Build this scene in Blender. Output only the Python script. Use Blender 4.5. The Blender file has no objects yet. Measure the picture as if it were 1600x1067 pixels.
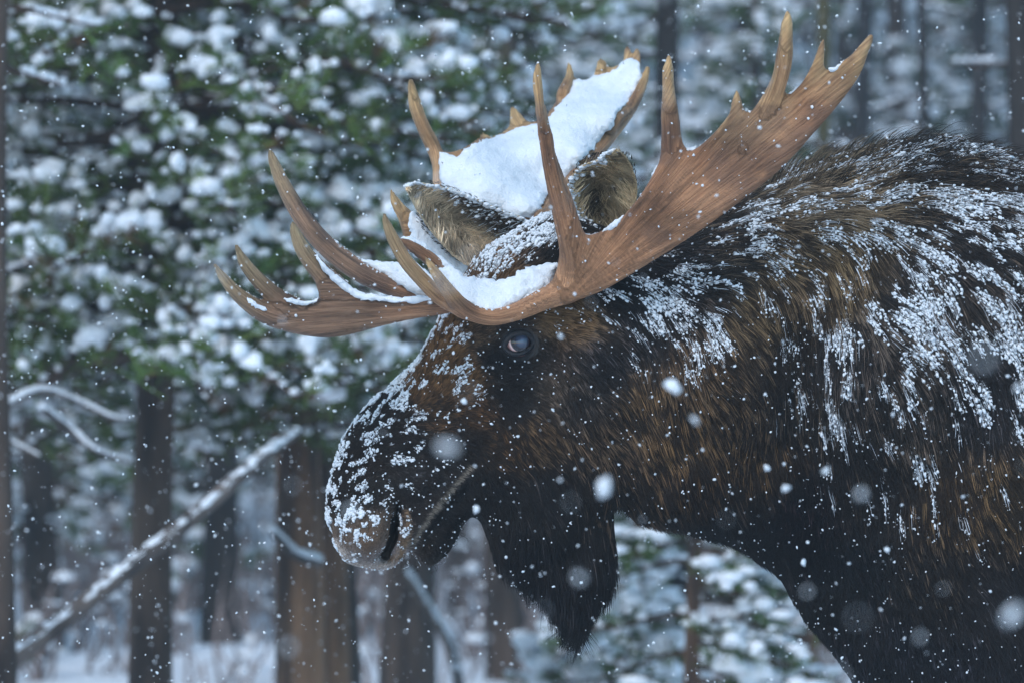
import bpy, math, random
import numpy as np
from mathutils import Vector, kdtree, Matrix
random.seed(7)
RNG = np.random.default_rng(11)
S = bpy.context.scene
COL = S.collection

# ------------------------------------------------------------------ camera
CAMD, CAMZ = 8.0, 1.5
cam_d = bpy.data.cameras.new('camera')
cam = bpy.data.objects.new('camera', cam_d); COL.objects.link(cam)
cam.location = (0, -CAMD, CAMZ); cam.rotation_euler = (math.radians(90), 0, 0)
cam_d.sensor_width = 36; cam_d.lens = 36 * CAMD / 1.6
cam_d.clip_start = 0.1; cam_d.clip_end = 400
cam_d.dof.use_dof = True; cam_d.dof.focus_distance = 7.84; cam_d.dof.aperture_fstop = 6.6
cam_d.dof.aperture_blades = 0
S.camera = cam
# ------------------------------------------------------------------ sky, sun, exposure
SUN_EL, SUN_ROT = math.radians(48), math.radians(205)
w = bpy.data.worlds.new('World'); S.world = w; w.use_nodes = True
nt = w.node_tree; nt.nodes.clear()
sky = nt.nodes.new('ShaderNodeTexSky'); sky.sky_type = 'NISHITA'; sky.sun_disc = False
sky.sun_elevation = SUN_EL; sky.sun_rotation = SUN_ROT
sky.air_density = 1.0; sky.dust_density = 1.0; sky.ozone_density = 1.5
hs = nt.nodes.new('ShaderNodeHueSaturation'); hs.inputs['Saturation'].default_value = 1.22; hs.inputs['Hue'].default_value = .478
bg = nt.nodes.new('ShaderNodeBackground'); bg.inputs['Strength'].default_value = 0.15
wo = nt.nodes.new('ShaderNodeOutputWorld')
nt.links.new(sky.outputs[0], hs.inputs['Color']); nt.links.new(hs.outputs[0], bg.inputs[0]); nt.links.new(bg.outputs[0], wo.inputs[0])
sl = bpy.data.lights.new('sun', 'SUN'); sl.energy = 0.7; sl.angle = math.radians(25); sl.color = (1, .97, .93)
sun = bpy.data.objects.new('sun', sl); COL.objects.link(sun)
# direction the sun stands in: sky rotation 0 = +Y, turning clockwise seen from above
sd = Vector((math.sin(SUN_ROT) * math.cos(SUN_EL), math.cos(SUN_ROT) * math.cos(SUN_EL), math.sin(SUN_EL)))
sun.rotation_euler = sd.to_track_quat('Z', 'Y').to_euler(); sun.location = (0, -3, 12)
vs = S.view_settings; vs.view_transform = 'Standard'; vs.look = 'None'; vs.gamma = 1; vs.use_curve_mapping = False
vs.exposure = 0.95
S.render.engine = 'CYCLES'
S.cycles.use_denoising = True
S.cycles.max_bounces = 5; S.cycles.diffuse_bounces = 3; S.cycles.glossy_bounces = 2; S.cycles.transmission_bounces = 2
S.cycles.volume_bounces = 0; S.cycles.transparent_max_bounces = 6
S.cycles.sample_clamp_indirect = 4

# ------------------------------------------------------------------ helpers
def Wp(px, py, y=0.0):
    """a point at depth y seen at photograph position px,py"""
    s = (CAMD + y) / CAMD
    return Vector(((px - 800) / 1000 * s, y, CAMZ + (533.5 - py) / 1000 * s))
def Wa(pts, y=0.0):
    return np.array([[*Wp(p[0], p[1], (p[2] if len(p) > 2 else (y(p[0], p[1]) if callable(y) else y)))] for p in pts])

def hash3(ix, iy, iz, seed):
    h = (ix.astype(np.int64) * 374761393 + iy.astype(np.int64) * 668265263 + iz.astype(np.int64) * 2147483647 + seed * 974634777) & 0xffffffff
    h = ((h ^ (h >> 13)) * 1274126177) & 0xffffffff
    h = (h ^ (h >> 16)) & 0xffffffff
    h = (h * 2246822519) & 0xffffffff
    return ((h ^ (h >> 15)) & 0xffff) / 65535.0
def noise3(P, freq, seed=0):
    """smooth value noise 0..1"""
    Q = np.asarray(P, float) * freq
    i = np.floor(Q).astype(np.int64); f = Q - i; f = f * f * (3 - 2 * f)
    x, y, z = i[..., 0], i[..., 1], i[..., 2]
    r = 0
    for a in (0, 1):
        wx = f[..., 0] if a else 1 - f[..., 0]
        for b in (0, 1):
            wy = f[..., 1] if b else 1 - f[..., 1]
            for c in (0, 1):
                wz = f[..., 2] if c else 1 - f[..., 2]
                r = r + wx * wy * wz * hash3(x + a, y + b, z + c, seed)
    return r
def fbm(P, freq, seed=0, octv=3):
    r = 0; a = 1; t = 0
    for k in range(octv):
        r = r + a * noise3(P, freq * 2 ** k, seed + k * 17); t += a; a *= .5
    return r / t

def smooth_closed(pts, n=6):
    p = np.asarray(pts, float); N = len(p); out = []
    for i in range(N):
        p0, p1, p2, p3 = p[i - 1], p[i], p[(i + 1) % N], p[(i + 2) % N]
        for k in range(n):
            t = k / n
            out.append(.5 * ((2 * p1) + (-p0 + p2) * t + (2 * p0 - 5 * p1 + 4 * p2 - p3) * t * t + (-p0 + 3 * p1 - 3 * p2 + p3) * t ** 3))
    return np.array(out)
def smooth_open(pts, n=6):
    p = np.asarray(pts, float); p = np.vstack([2 * p[0] - p[1], p, 2 * p[-1] - p[-2]]); out = []
    for i in range(1, len(p) - 2):
        p0, p1, p2, p3 = p[i - 1], p[i], p[i + 1], p[i + 2]
        for k in range(n):
            t = k / n
            out.append(.5 * ((2 * p1) + (-p0 + p2) * t + (2 * p0 - 5 * p1 + 4 * p2 - p3) * t * t + (-p0 + 3 * p1 - 3 * p2 + p3) * t ** 3))
    out.append(p[-2]); return np.array(out)
def poly_sd(X, Z, poly):
    """signed distance to a closed polygon, positive inside"""
    X = np.asarray(X); Z = np.asarray(Z)
    d2 = np.full(X.shape, 1e9); ins = np.zeros(X.shape, bool); n = len(poly)
    for i in range(n):
        ax, az = poly[i]; bx, bz = poly[(i + 1) % n]
        ex, ez = bx - ax, bz - az; L = ex * ex + ez * ez
        if L < 1e-14: continue
        t = np.clip(((X - ax) * ex + (Z - az) * ez) / L, 0, 1)
        d2 = np.minimum(d2, (X - ax - t * ex) ** 2 + (Z - az - t * ez) ** 2)
        if abs(ez) > 1e-12:
            c = ((az > Z) != (bz > Z)) & (X < (Z - az) / ez * ex + ax)
            ins ^= c
    d = np.sqrt(d2)
    return np.where(ins, d, -d)
def line_d(X, Z, pts):
    d2 = np.full(np.shape(X), 1e9)
    for (ax, az), (bx, bz) in zip(pts[:-1], pts[1:]):
        ex, ez = bx - ax, bz - az; L = max(ex * ex + ez * ez, 1e-14)
        t = np.clip(((X - ax) * ex + (Z - az) * ez) / L, 0, 1)
        d2 = np.minimum(d2, (X - ax - t * ex) ** 2 + (Z - az - t * ez) ** 2)
    return np.sqrt(d2)
def idw(X, Z, ctrl, p=2.0, eps=30.0):
    """ctrl rows: px, py, values...; X, Z in photo px"""
    c = np.asarray(ctrl, float); k = c.shape[1] - 2
    num = np.zeros(np.shape(X) + (k,)); den = np.zeros(np.shape(X))
    for r in c:
        wt = 1.0 / (((X - r[0]) ** 2 + (Z - r[1]) ** 2) + eps * eps) ** p
        den += wt; num += wt[..., None] * r[2:]
    return num / den[..., None]
def smax(a, b, k):
    h = np.clip(.5 + .5 * (a - b) / k, 0, 1)
    return b * (1 - h) + a * h + k * h * (1 - h)

def surface_nets(F, xs, ys, zs):
    """quad mesh of F = 0 (inside positive) on a rectilinear grid"""
    Sg = F > 0
    nx, ny, nz = F.shape
    cnt = np.zeros((nx - 1, ny - 1, nz - 1), np.int8)
    for a in (0, 1):
        for b in (0, 1):
            for c in (0, 1):
                cnt += Sg[a:nx - 1 + a, b:ny - 1 + b, c:nz - 1 + c]
    act = (cnt > 0) & (cnt < 8)
    ci, cj, ck = np.nonzero(act)
    idx = np.full(act.shape, -1, np.int64); idx[ci, cj, ck] = np.arange(len(ci))
    acc = np.zeros((len(ci), 3)); num = np.zeros(len(ci))
    corner = [(a, b, c) for a in (0, 1) for b in (0, 1) for c in (0, 1)]
    for p in corner:
        for ax in range(3):
            if p[ax]: continue
            q = list(p); q[ax] = 1
            f0 = F[ci + p[0], cj + p[1], ck + p[2]]; f1 = F[ci + q[0], cj + q[1], ck + q[2]]
            m = (f0 > 0) != (f1 > 0)
            t = np.where(m, f0 / np.where(m, f0 - f1, 1), 0)
            P0 = np.stack([xs[ci + p[0]], ys[cj + p[1]], zs[ck + p[2]]], 1); P1 = np.stack([xs[ci + q[0]], ys[cj + q[1]], zs[ck + q[2]]], 1)
            acc += np.where(m[:, None], P0 + (P1 - P0) * t[:, None], 0); num += m
    V = acc / num[:, None]
    faces = []
    for ax in range(3):
        sh = [slice(None)] * 3; sh2 = [slice(None)] * 3
        sh[ax] = slice(0, -1); sh2[ax] = slice(1, None)
        A = Sg[tuple(sh)]; B = Sg[tuple(sh2)]
        e = A != B
        o1, o2 = [(1, 2), (2, 0), (0, 1)][ax]
        ii = np.array(np.nonzero(e))
        ok = (ii[o1] > 0) & (ii[o2] > 0) & (ii[o1] < F.shape[o1] - 1) & (ii[o2] < F.shape[o2] - 1)
        ii = ii[:, ok]; fl = A[tuple(ii)]
        def cell(d1, d2):
            j = ii.copy(); j[o1] += d1; j[o2] += d2
            return idx[tuple(j)]
        q = np.stack([cell(-1, -1), cell(0, -1), cell(0, 0), cell(-1, 0)], 1)
        q[~fl] = q[~fl][:, ::-1]
        faces.append(q)
    Q = np.vstack(faces)
    Q = Q[(Q >= 0).all(1)]
    return V, Q
def relax(V, Q, n=2, lam=.5):
    E = np.vstack([Q[:, [0, 1]], Q[:, [1, 2]], Q[:, [2, 3]], Q[:, [3, 0]]])
    E = np.vstack([E, E[:, ::-1]])
    deg = np.bincount(E[:, 0], minlength=len(V)).astype(float); deg[deg == 0] = 1
    for _ in range(n):
        for l in (lam, -lam * .98):
            A = np.stack([np.bincount(E[:, 0], weights=V[E[:, 1], k], minlength=len(V)) for k in range(3)], 1) / deg[:, None]
            V = V + l * (A - V)
    return V

def link(name, data, parent=None):
    o = bpy.data.objects.new(name, data); COL.objects.link(o)
    if parent: o.parent = parent
    return o
def empty(name, loc=(0, 0, 0)):
    o = bpy.data.objects.new(name, None); COL.objects.link(o); o.location = loc; o.empty_display_size = .2; return o
def tag(o, label=None, cat=None, group=None, kind=None):
    for k, v in (('label', label), ('category', cat), ('group', group), ('kind', kind)):
        if v: o[k] = v
    return o
def child(o, root):
    """parent keeping world coordinates (root is only translated)"""
    o.parent = root; o.location = Vector(o.location) - root.location; return o
def mesh_np(name, V, F, mat=None, smooth=True, col=None, vec=None):
    """F: (n,k) int array, or a list of such arrays"""
    me = bpy.data.meshes.new(name)
    Fs = [f for f in (F if isinstance(F, list) else [F]) if len(f)]
    me.vertices.add(len(V)); me.vertices.foreach_set('co', np.asarray(V, np.float32).ravel())
    loops = np.concatenate([f.ravel() for f in Fs]); sizes = np.concatenate([np.full(len(f), f.shape[1]) for f in Fs])
    me.loops.add(len(loops)); me.loops.foreach_set('vertex_index', loops.astype(np.int32))
    me.polygons.add(len(sizes)); st = np.concatenate([[0], np.cumsum(sizes)[:-1]])
    me.polygons.foreach_set('loop_start', st.astype(np.int32)); me.polygons.foreach_set('loop_total', sizes.astype(np.int32))
    me.update(calc_edges=True)
    me.polygons.foreach_set('use_smooth', np.full(len(sizes), smooth))
    if col is not None:
        a = me.attributes.new('tint', 'FLOAT_COLOR', 'POINT')
        c = np.ones((len(V), 4), np.float32); c[:, :3] = col; a.data.foreach_set('color', c.ravel())
    if vec is not None:
        a = me.attributes.new('grain', 'FLOAT_VECTOR', 'POINT'); a.data.foreach_set('vector', np.asarray(vec, np.float32).ravel())
    if mat: me.materials.append(mat)
    return me
def hair_np(name, P, rad, col, mat):
    """P (n,k,3) strand points, rad (n,k), col (n,k,3)"""
    n, k, _ = P.shape
    c = bpy.data.hair_curves.new(name); c.add_curves([k] * n)
    c.attributes['position'].data.foreach_set('vector', P.astype(np.float32).ravel())
    a = c.attributes.get('radius') or c.attributes.new('radius', 'FLOAT', 'POINT')
    a.data.foreach_set('value', rad.astype(np.float32).ravel())
    a = c.attributes.new('tint', 'FLOAT_COLOR', 'POINT')
    cc = np.ones((n * k, 4), np.float32); cc[:, :3] = col.reshape(-1, 3); a.data.foreach_set('color', cc.ravel())
    c.materials.append(mat)
    return c

# ------------------------------------------------------------------ materials
def mat_new(name):
    m = bpy.data.materials.new(name); m.use_nodes = True
    b = m.node_tree.nodes['Principled BSDF']
    return m, m.node_tree, b
def N(nt, t, **kw):
    n = nt.nodes.new(t)
    for k, v in kw.items():
        if k in n.inputs: n.inputs[k].default_value = v
        else: setattr(n, k, v)
    return n
def attr_mat(name, rough=.6, spec=.3, coat=0):
    m, nt, b = mat_new(name)
    a = N(nt, 'ShaderNodeAttribute', attribute_name='tint')
    nt.links.new(a.outputs['Color'], b.inputs['Base Color'])
    b.inputs['Roughness'].default_value = rough; b.inputs['Specular IOR Level'].default_value = spec
    return m
def noise_mat(name, c1, c2, scale=8, rough=.8, bump=.3, bscale=None, stretch=(1, 1, 1), spec=.3, sss=0, detail=6, bdist=.01, lo=.35, hi=.65):
    m, nt, b = mat_new(name)
    tc = N(nt, 'ShaderNodeTexCoord'); mp = N(nt, 'ShaderNodeMapping'); mp.inputs['Scale'].default_value = stretch
    nt.links.new(tc.outputs['Object'], mp.inputs[0])
    n1 = N(nt, 'ShaderNodeTexNoise', Scale=scale, Detail=detail)
    nt.links.new(mp.outputs[0], n1.inputs['Vector'])
    r = N(nt, 'ShaderNodeValToRGB'); r.color_ramp.elements[0].position = lo; r.color_ramp.elements[1].position = hi
    r.color_ramp.elements[0].color = (*c1, 1); r.color_ramp.elements[1].color = (*c2, 1)
    nt.links.new(n1.outputs[0], r.inputs[0]); nt.links.new(r.outputs[0], b.inputs['Base Color'])
    n2 = N(nt, 'ShaderNodeTexNoise', Scale=bscale or scale * 3, Detail=detail); nt.links.new(mp.outputs[0], n2.inputs['Vector'])
    bp = N(nt, 'ShaderNodeBump', Strength=bump, Distance=bdist)
    nt.links.new(n2.outputs[0], bp.inputs['Height']); nt.links.new(bp.outputs[0], b.inputs['Normal'])
    b.inputs['Roughness'].default_value = rough; b.inputs['Specular IOR Level'].default_value = spec
    return m
M_snow = noise_mat('snow', (.70, .73, .77), (.78, .80, .83), 30, .75, .6, 260, bdist=.004, spec=.25)
M_snow_far = noise_mat('snow_far', (.78, .81, .86), (.84, .87, .91), 6, .8, .3, 30, spec=.2)
# ================================================================== MOOSE
moose = empty('moose', (0.75, 0, 0))
tag(moose, 'bull moose with big brown antlers and snow dusted dark fur facing left', 'moose')

# ---- trunk, neck, head: one closed outline in the mid-plane, given its real width
OUT = [(730,428),(750,402),(775,384),(812,362),(850,342),(885,336),(925,352),(985,372),(1060,352),(1130,322),(1190,296),
 (1240,275),(1300,258),(1370,243),(1440,238),(1510,240),(1580,254),(1680,285),(1850,300),(2050,300),(2250,320),(2420,370),(2520,480),
 (2560,650),(2540,850),(2470,1010),(2300,1080),(2100,1120),(1900,1160),(1700,1180),(1520,1180),(1400,1130),(1335,1060),(1300,1010),(1262,962),(1240,925),
 (1212,885),(1175,858),(1125,834),(1060,818),(1000,806),(962,790),
 (955,830),(948,872),(938,910),(922,940),(902,962),(872,938),(844,912),(812,892),(782,868),(764,835),(750,812),
 (735,806),(722,818),(710,842),(692,868),(670,880),(652,872),(640,862),(626,876),(606,888),(585,888),(560,884),(540,876),(527,855),(519,830),(512,800),(514,765),
 (526,715),(546,672),(580,630),(620,596),(655,560),(676,524),(692,492),(710,455)]
outW = np.array([(Wp(a, b).x, Wp(a, b).z) for a, b in OUT])
outS = smooth_closed(outW, 4)
xs = np.concatenate([np.arange(-.33, .22, .0042), np.arange(.22, .95, .0075), np.arange(.95, 1.9, .02)])
zs = np.concatenate([np.arange(-.05, .8, .022), np.arange(.8, .97, .01), np.arange(.97, 1.76, .0045), np.arange(1.76, 1.9, .008)])
ys = np.concatenate([np.arange(-.46, -.15, .009), np.arange(-.15, .15, .006), np.arange(.15, .47, .009)])
X2, Z2 = np.meshgrid(xs, zs, indexing='ij')
PX, PY = 800 + X2 * 1000, 533.5 - (Z2 - CAMZ) * 1000
d = poly_sd(X2, Z2, outS)
#        px   py   W     R
WC = [(540,800,.078,.075),(600,840,.07,.05),(590,700,.07,.085),(640,620,.062,.07),(700,560,.072,.07),(800,540,.106,.13),(760,480,.09,.08),
 (690,700,.072,.10),(760,700,.088,.13),(840,640,.115,.16),(830,420,.095,.07),(900,400,.12,.08),(690,850,.045,.05),(740,800,.06,.06),(850,780,.075,.10),
 (860,900,.045,.055),(910,960,.035,.045),(940,850,.05,.05),(960,740,.12,.13),(930,560,.15,.18),(1000,650,.17,.22),(1000,450,.16,.14),(1100,420,.19,.2),(1100,780,.16,.13),(1150,600,.21,.3),
 (1250,400,.25,.28),(1250,800,.22,.25),(1300,950,.20,.20),(1400,300,.24,.26),(1400,600,.29,.42),(1450,900,.28,.30),(1600,400,.30,.34),(1600,800,.32,.45),
 (1900,700,.36,.42),(2200,700,.36,.42),(2450,700,.3,.35),(2100,350,.28,.3),(1900,1100,.3,.3)]
wr = idw(PX, PY, WC, 2.2, 25)
W_, R_ = wr[..., 0], wr[..., 1]
u = np.clip(d / R_, -1.2, 1)
T2 = W_ ** 2 * (1 - (1 - u) ** 2)
Tm = np.sqrt(np.maximum(T2, 0))
def gauss(px, py, r, rb=None, ang=0):
    rb = rb or r; c, s_ = math.cos(ang), math.sin(ang)
    a = (PX - px) * c + (PY - py) * s_; b = -(PX - px) * s_ + (PY - py) * c
    return np.exp(-(a / r) ** 2 - (b / rb) ** 2)
def lgauss(pts, r): return np.exp(-(line_d(PX, PY, pts) / r) ** 2)
add = np.zeros_like(Tm)
add += .016 * gauss(572, 838, 34, 40)            # nostril wing
add += .013 * gauss(655, 748, 42, 34)            # pad over the lip
add -= .028 * lgauss([(622, 784), (620, 806), (617, 826)], 5)   # nostril slit
add -= .055 * lgauss([(619, 808), (617, 838), (604, 866)], 9.5)
add -= .050 * gauss(598, 867, 16, 12, .4)
add += .010 * lgauss([(600, 795), (594, 830), (582, 862)], 12)
add += .012 * lgauss([(632, 800), (634, 830), (622, 868)], 9)
add += .012 * lgauss([(712, 752), (680, 790), (650, 828)], 12)   # upper lip
add -= .007 * lgauss([(728, 764), (700, 796), (668, 832), (655, 856)], 8)   # mouth line
add += .008 * gauss(690, 846, 24)
add += .010 * gauss(640, 640, 60, 30, -.8)
add -= .010 * gauss(700, 720, 45)                # hollow before the cheek
add -= .006 * gauss(745, 640, 60, 30, 1.0)
add += .016 * gauss(815, 498, 42, 16, .15)       # brow
add -= .012 * gauss(802, 546, 34, 26)            # socket
add -= .012 * gauss(768, 552, 12, 16)            # tear pit
add += .008 * gauss(806, 578, 34, 10, .2)
add += .012 * gauss(870, 640, 70, 80)            # cheek
add += .02 * gauss(905, 440, 60, 40)
add -= .018 * gauss(985, 640, 40, 130, .25)      # behind the jaw
add += .03 * gauss(1130, 560, 110, 150, -.3)     # neck muscle
add -= .035 * gauss(1255, 640, 40, 230, -.15)    # in front of the shoulder
add += .035 * gauss(1420, 560, 130, 200, -.35)
add -= .05 * gauss(1290, 900, 60, 110, -.4)
add -= .035 * gauss(1385, 960, 45, 120, -.5)
add += .03 * gauss(1540, 880, 90, 160, -.3)
_p3 = np.stack([X2, X2 * 0, Z2], -1); add += (fbm(_p3, 26, 88, 3) - .5) * .012 * np.clip((900 - PX) / 250, .35, 1) * np.clip(np.hypot(PX - 810, PY - 537) / 60 - .5, 0, 1)
ft = np.clip(d / .02, 0, 1)
Tn = np.maximum(Tm + add * ft, .003)
T2 = np.where(d > 0, Tn ** 2, T2)
F = (T2[:, None, :] - ys[None, :, None] ** 2) / (2 * np.maximum(W_, .03))[:, None, :]
def capsule_F(F, xs, ys, zs, pts, rad, k=.03):
    """smooth-union a tapered tube into F; pts world, rad per point"""
    pts = np.asarray(pts, float); m = max(rad) + k + .02
    lo, hi = pts.min(0) - m, pts.max(0) + m
    a0, a1 = np.searchsorted(xs, [lo[0], hi[0]]); b0, b1 = np.searchsorted(ys, [lo[1], hi[1]]); c0, c1 = np.searchsorted(zs, [lo[2], hi[2]])
    if a1 <= a0 or b1 <= b0 or c1 <= c0: return
    X, Y, Z = np.meshgrid(xs[a0:a1], ys[b0:b1], zs[c0:c1], indexing='ij')
    best = np.full(X.shape, -1e9)
    for i in range(len(pts) - 1):
        A, B = pts[i], pts[i + 1]; e = B - A; L = max(e @ e, 1e-12)
        t = np.clip(((X - A[0]) * e[0] + (Y - A[1]) * e[1] + (Z - A[2]) * e[2]) / L, 0, 1)
        D = np.sqrt((X - A[0] - t * e[0]) ** 2 + (Y - A[1] - t * e[1]) ** 2 + (Z - A[2] - t * e[2]) ** 2)
        best = np.maximum(best, rad[i] + (rad[i + 1] - rad[i]) * t - D)
    F[a0:a1, b0:b1, c0:c1] = smax(F[a0:a1, b0:b1, c0:c1], best, k)
for sy in (-1, 1):
    fx = .82 if sy < 0 else .74
    capsule_F(F, xs, ys, zs, [(fx, sy*.2, 1.05), (fx - .02, sy*.19, .85), (fx, sy*.18, .62), (fx + .01, sy*.18, .35), (fx + .0, sy*.18, .12), (fx - .03, sy*.18, .05)], [.14, .1, .062, .042, .045, .055], .05)
    bx = 1.62 if sy < 0 else 1.54
    capsule_F(F, xs, ys, zs, [(bx, sy*.2, 1.1), (bx - .05, sy*.2, .85), (bx + .12, sy*.19, .62), (bx + .07, sy*.19, .35), (bx + .03, sy*.19, .12), (bx, sy*.19, .05)], [.17, .13, .07, .045, .045, .055], .05)
V, Q = surface_nets(F, xs, ys, zs)
V = relax(V, Q, 2)
del F

# ---- where on the coat: photo-plane coordinates of a body point
def coat_px(P):
    s = CAMD / (CAMD - np.abs(P[:, 1]))
    return 800 + P[:, 0] * 1000 * s, 533.5 - (P[:, 2] - CAMZ) * 1000 * s
# px, py, light fraction, light rgb, dark rgb, hair length (mm), dir x, dir down, lift
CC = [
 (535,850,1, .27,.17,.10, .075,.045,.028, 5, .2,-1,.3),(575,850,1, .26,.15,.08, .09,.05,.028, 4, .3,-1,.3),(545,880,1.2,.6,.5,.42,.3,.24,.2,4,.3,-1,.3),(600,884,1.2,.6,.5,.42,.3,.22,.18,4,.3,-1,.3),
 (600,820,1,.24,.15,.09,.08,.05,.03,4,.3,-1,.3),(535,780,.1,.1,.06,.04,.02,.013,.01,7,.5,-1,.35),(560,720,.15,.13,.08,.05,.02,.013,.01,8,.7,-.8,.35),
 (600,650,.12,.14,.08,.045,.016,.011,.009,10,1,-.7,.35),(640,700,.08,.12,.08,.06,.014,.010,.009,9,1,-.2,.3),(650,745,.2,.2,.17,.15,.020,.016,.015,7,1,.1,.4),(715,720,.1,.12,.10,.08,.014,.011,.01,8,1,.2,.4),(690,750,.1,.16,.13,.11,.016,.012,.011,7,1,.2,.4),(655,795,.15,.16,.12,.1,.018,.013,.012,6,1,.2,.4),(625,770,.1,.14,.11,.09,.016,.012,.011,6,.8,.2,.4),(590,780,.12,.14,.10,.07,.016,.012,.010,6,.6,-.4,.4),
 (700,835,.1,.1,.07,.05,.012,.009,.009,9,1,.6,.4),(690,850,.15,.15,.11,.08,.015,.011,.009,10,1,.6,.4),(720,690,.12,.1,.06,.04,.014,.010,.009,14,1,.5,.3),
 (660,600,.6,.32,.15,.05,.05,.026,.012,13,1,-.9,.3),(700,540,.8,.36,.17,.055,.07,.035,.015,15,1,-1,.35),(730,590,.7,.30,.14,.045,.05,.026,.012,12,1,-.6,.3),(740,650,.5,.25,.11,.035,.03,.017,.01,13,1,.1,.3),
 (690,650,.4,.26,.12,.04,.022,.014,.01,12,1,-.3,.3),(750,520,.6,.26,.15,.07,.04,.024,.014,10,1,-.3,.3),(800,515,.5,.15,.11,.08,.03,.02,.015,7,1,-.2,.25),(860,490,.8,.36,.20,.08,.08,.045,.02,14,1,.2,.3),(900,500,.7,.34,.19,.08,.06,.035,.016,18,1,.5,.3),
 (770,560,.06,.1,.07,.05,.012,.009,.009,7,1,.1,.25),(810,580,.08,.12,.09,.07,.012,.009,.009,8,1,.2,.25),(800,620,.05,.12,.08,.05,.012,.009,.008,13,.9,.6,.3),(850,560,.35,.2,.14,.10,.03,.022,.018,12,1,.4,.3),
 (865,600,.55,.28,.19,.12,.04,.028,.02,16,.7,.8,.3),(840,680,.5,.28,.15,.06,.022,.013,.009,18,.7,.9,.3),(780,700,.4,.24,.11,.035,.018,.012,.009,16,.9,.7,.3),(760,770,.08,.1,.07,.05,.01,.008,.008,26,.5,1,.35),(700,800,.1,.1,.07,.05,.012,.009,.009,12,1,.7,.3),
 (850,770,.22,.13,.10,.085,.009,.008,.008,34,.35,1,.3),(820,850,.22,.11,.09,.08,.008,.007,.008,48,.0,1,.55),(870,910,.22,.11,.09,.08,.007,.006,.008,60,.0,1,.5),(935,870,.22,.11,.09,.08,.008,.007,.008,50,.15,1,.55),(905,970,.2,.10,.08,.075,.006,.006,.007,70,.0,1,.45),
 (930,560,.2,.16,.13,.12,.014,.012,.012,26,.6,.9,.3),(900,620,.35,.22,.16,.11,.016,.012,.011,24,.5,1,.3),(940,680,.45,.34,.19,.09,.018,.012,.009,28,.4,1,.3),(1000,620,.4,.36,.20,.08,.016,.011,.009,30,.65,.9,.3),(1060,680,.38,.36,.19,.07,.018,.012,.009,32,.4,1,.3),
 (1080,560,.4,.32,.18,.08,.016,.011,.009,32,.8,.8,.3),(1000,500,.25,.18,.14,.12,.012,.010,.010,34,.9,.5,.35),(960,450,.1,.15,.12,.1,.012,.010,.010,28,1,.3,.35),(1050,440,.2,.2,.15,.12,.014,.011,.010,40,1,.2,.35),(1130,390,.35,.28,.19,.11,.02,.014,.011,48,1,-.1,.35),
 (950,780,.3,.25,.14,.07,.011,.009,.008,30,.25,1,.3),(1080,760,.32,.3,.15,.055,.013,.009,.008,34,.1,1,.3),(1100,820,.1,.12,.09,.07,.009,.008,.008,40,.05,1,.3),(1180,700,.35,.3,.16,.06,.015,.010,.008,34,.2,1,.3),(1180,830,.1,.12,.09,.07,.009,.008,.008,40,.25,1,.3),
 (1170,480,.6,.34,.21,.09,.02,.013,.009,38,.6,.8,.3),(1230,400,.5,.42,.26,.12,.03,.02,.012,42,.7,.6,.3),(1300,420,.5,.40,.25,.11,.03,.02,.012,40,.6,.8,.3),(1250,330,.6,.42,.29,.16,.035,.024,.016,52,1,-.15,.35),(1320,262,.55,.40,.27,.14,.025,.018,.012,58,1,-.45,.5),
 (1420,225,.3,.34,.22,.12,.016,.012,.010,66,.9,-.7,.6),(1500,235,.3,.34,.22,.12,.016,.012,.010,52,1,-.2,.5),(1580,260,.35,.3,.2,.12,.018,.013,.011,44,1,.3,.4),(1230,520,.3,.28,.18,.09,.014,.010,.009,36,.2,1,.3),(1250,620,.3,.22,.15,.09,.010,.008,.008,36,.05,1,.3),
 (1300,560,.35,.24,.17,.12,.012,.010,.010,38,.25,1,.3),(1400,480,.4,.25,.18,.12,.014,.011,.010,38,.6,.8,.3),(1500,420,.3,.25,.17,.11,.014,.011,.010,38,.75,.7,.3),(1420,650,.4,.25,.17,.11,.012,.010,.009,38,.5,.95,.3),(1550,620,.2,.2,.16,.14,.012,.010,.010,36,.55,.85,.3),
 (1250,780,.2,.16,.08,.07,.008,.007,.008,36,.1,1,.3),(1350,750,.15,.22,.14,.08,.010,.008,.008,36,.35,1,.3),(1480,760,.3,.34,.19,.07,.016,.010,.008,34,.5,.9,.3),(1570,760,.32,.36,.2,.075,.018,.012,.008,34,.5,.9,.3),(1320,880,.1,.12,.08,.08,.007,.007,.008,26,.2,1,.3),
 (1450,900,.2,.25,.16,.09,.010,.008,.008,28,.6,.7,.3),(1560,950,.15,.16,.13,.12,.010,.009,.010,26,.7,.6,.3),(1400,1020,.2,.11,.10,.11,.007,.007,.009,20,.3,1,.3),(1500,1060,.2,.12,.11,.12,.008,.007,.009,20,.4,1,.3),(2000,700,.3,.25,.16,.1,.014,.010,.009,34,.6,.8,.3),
 (770,400,.8,.34,.18,.08,.06,.03,.015,16,1,-.7,.4),(840,380,.4,.22,.13,.07,.02,.013,.01,20,1,-.5,.4),(870,400,.2,.1,.07,.05,.012,.01,.009,20,1,-.2,.4)]
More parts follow.
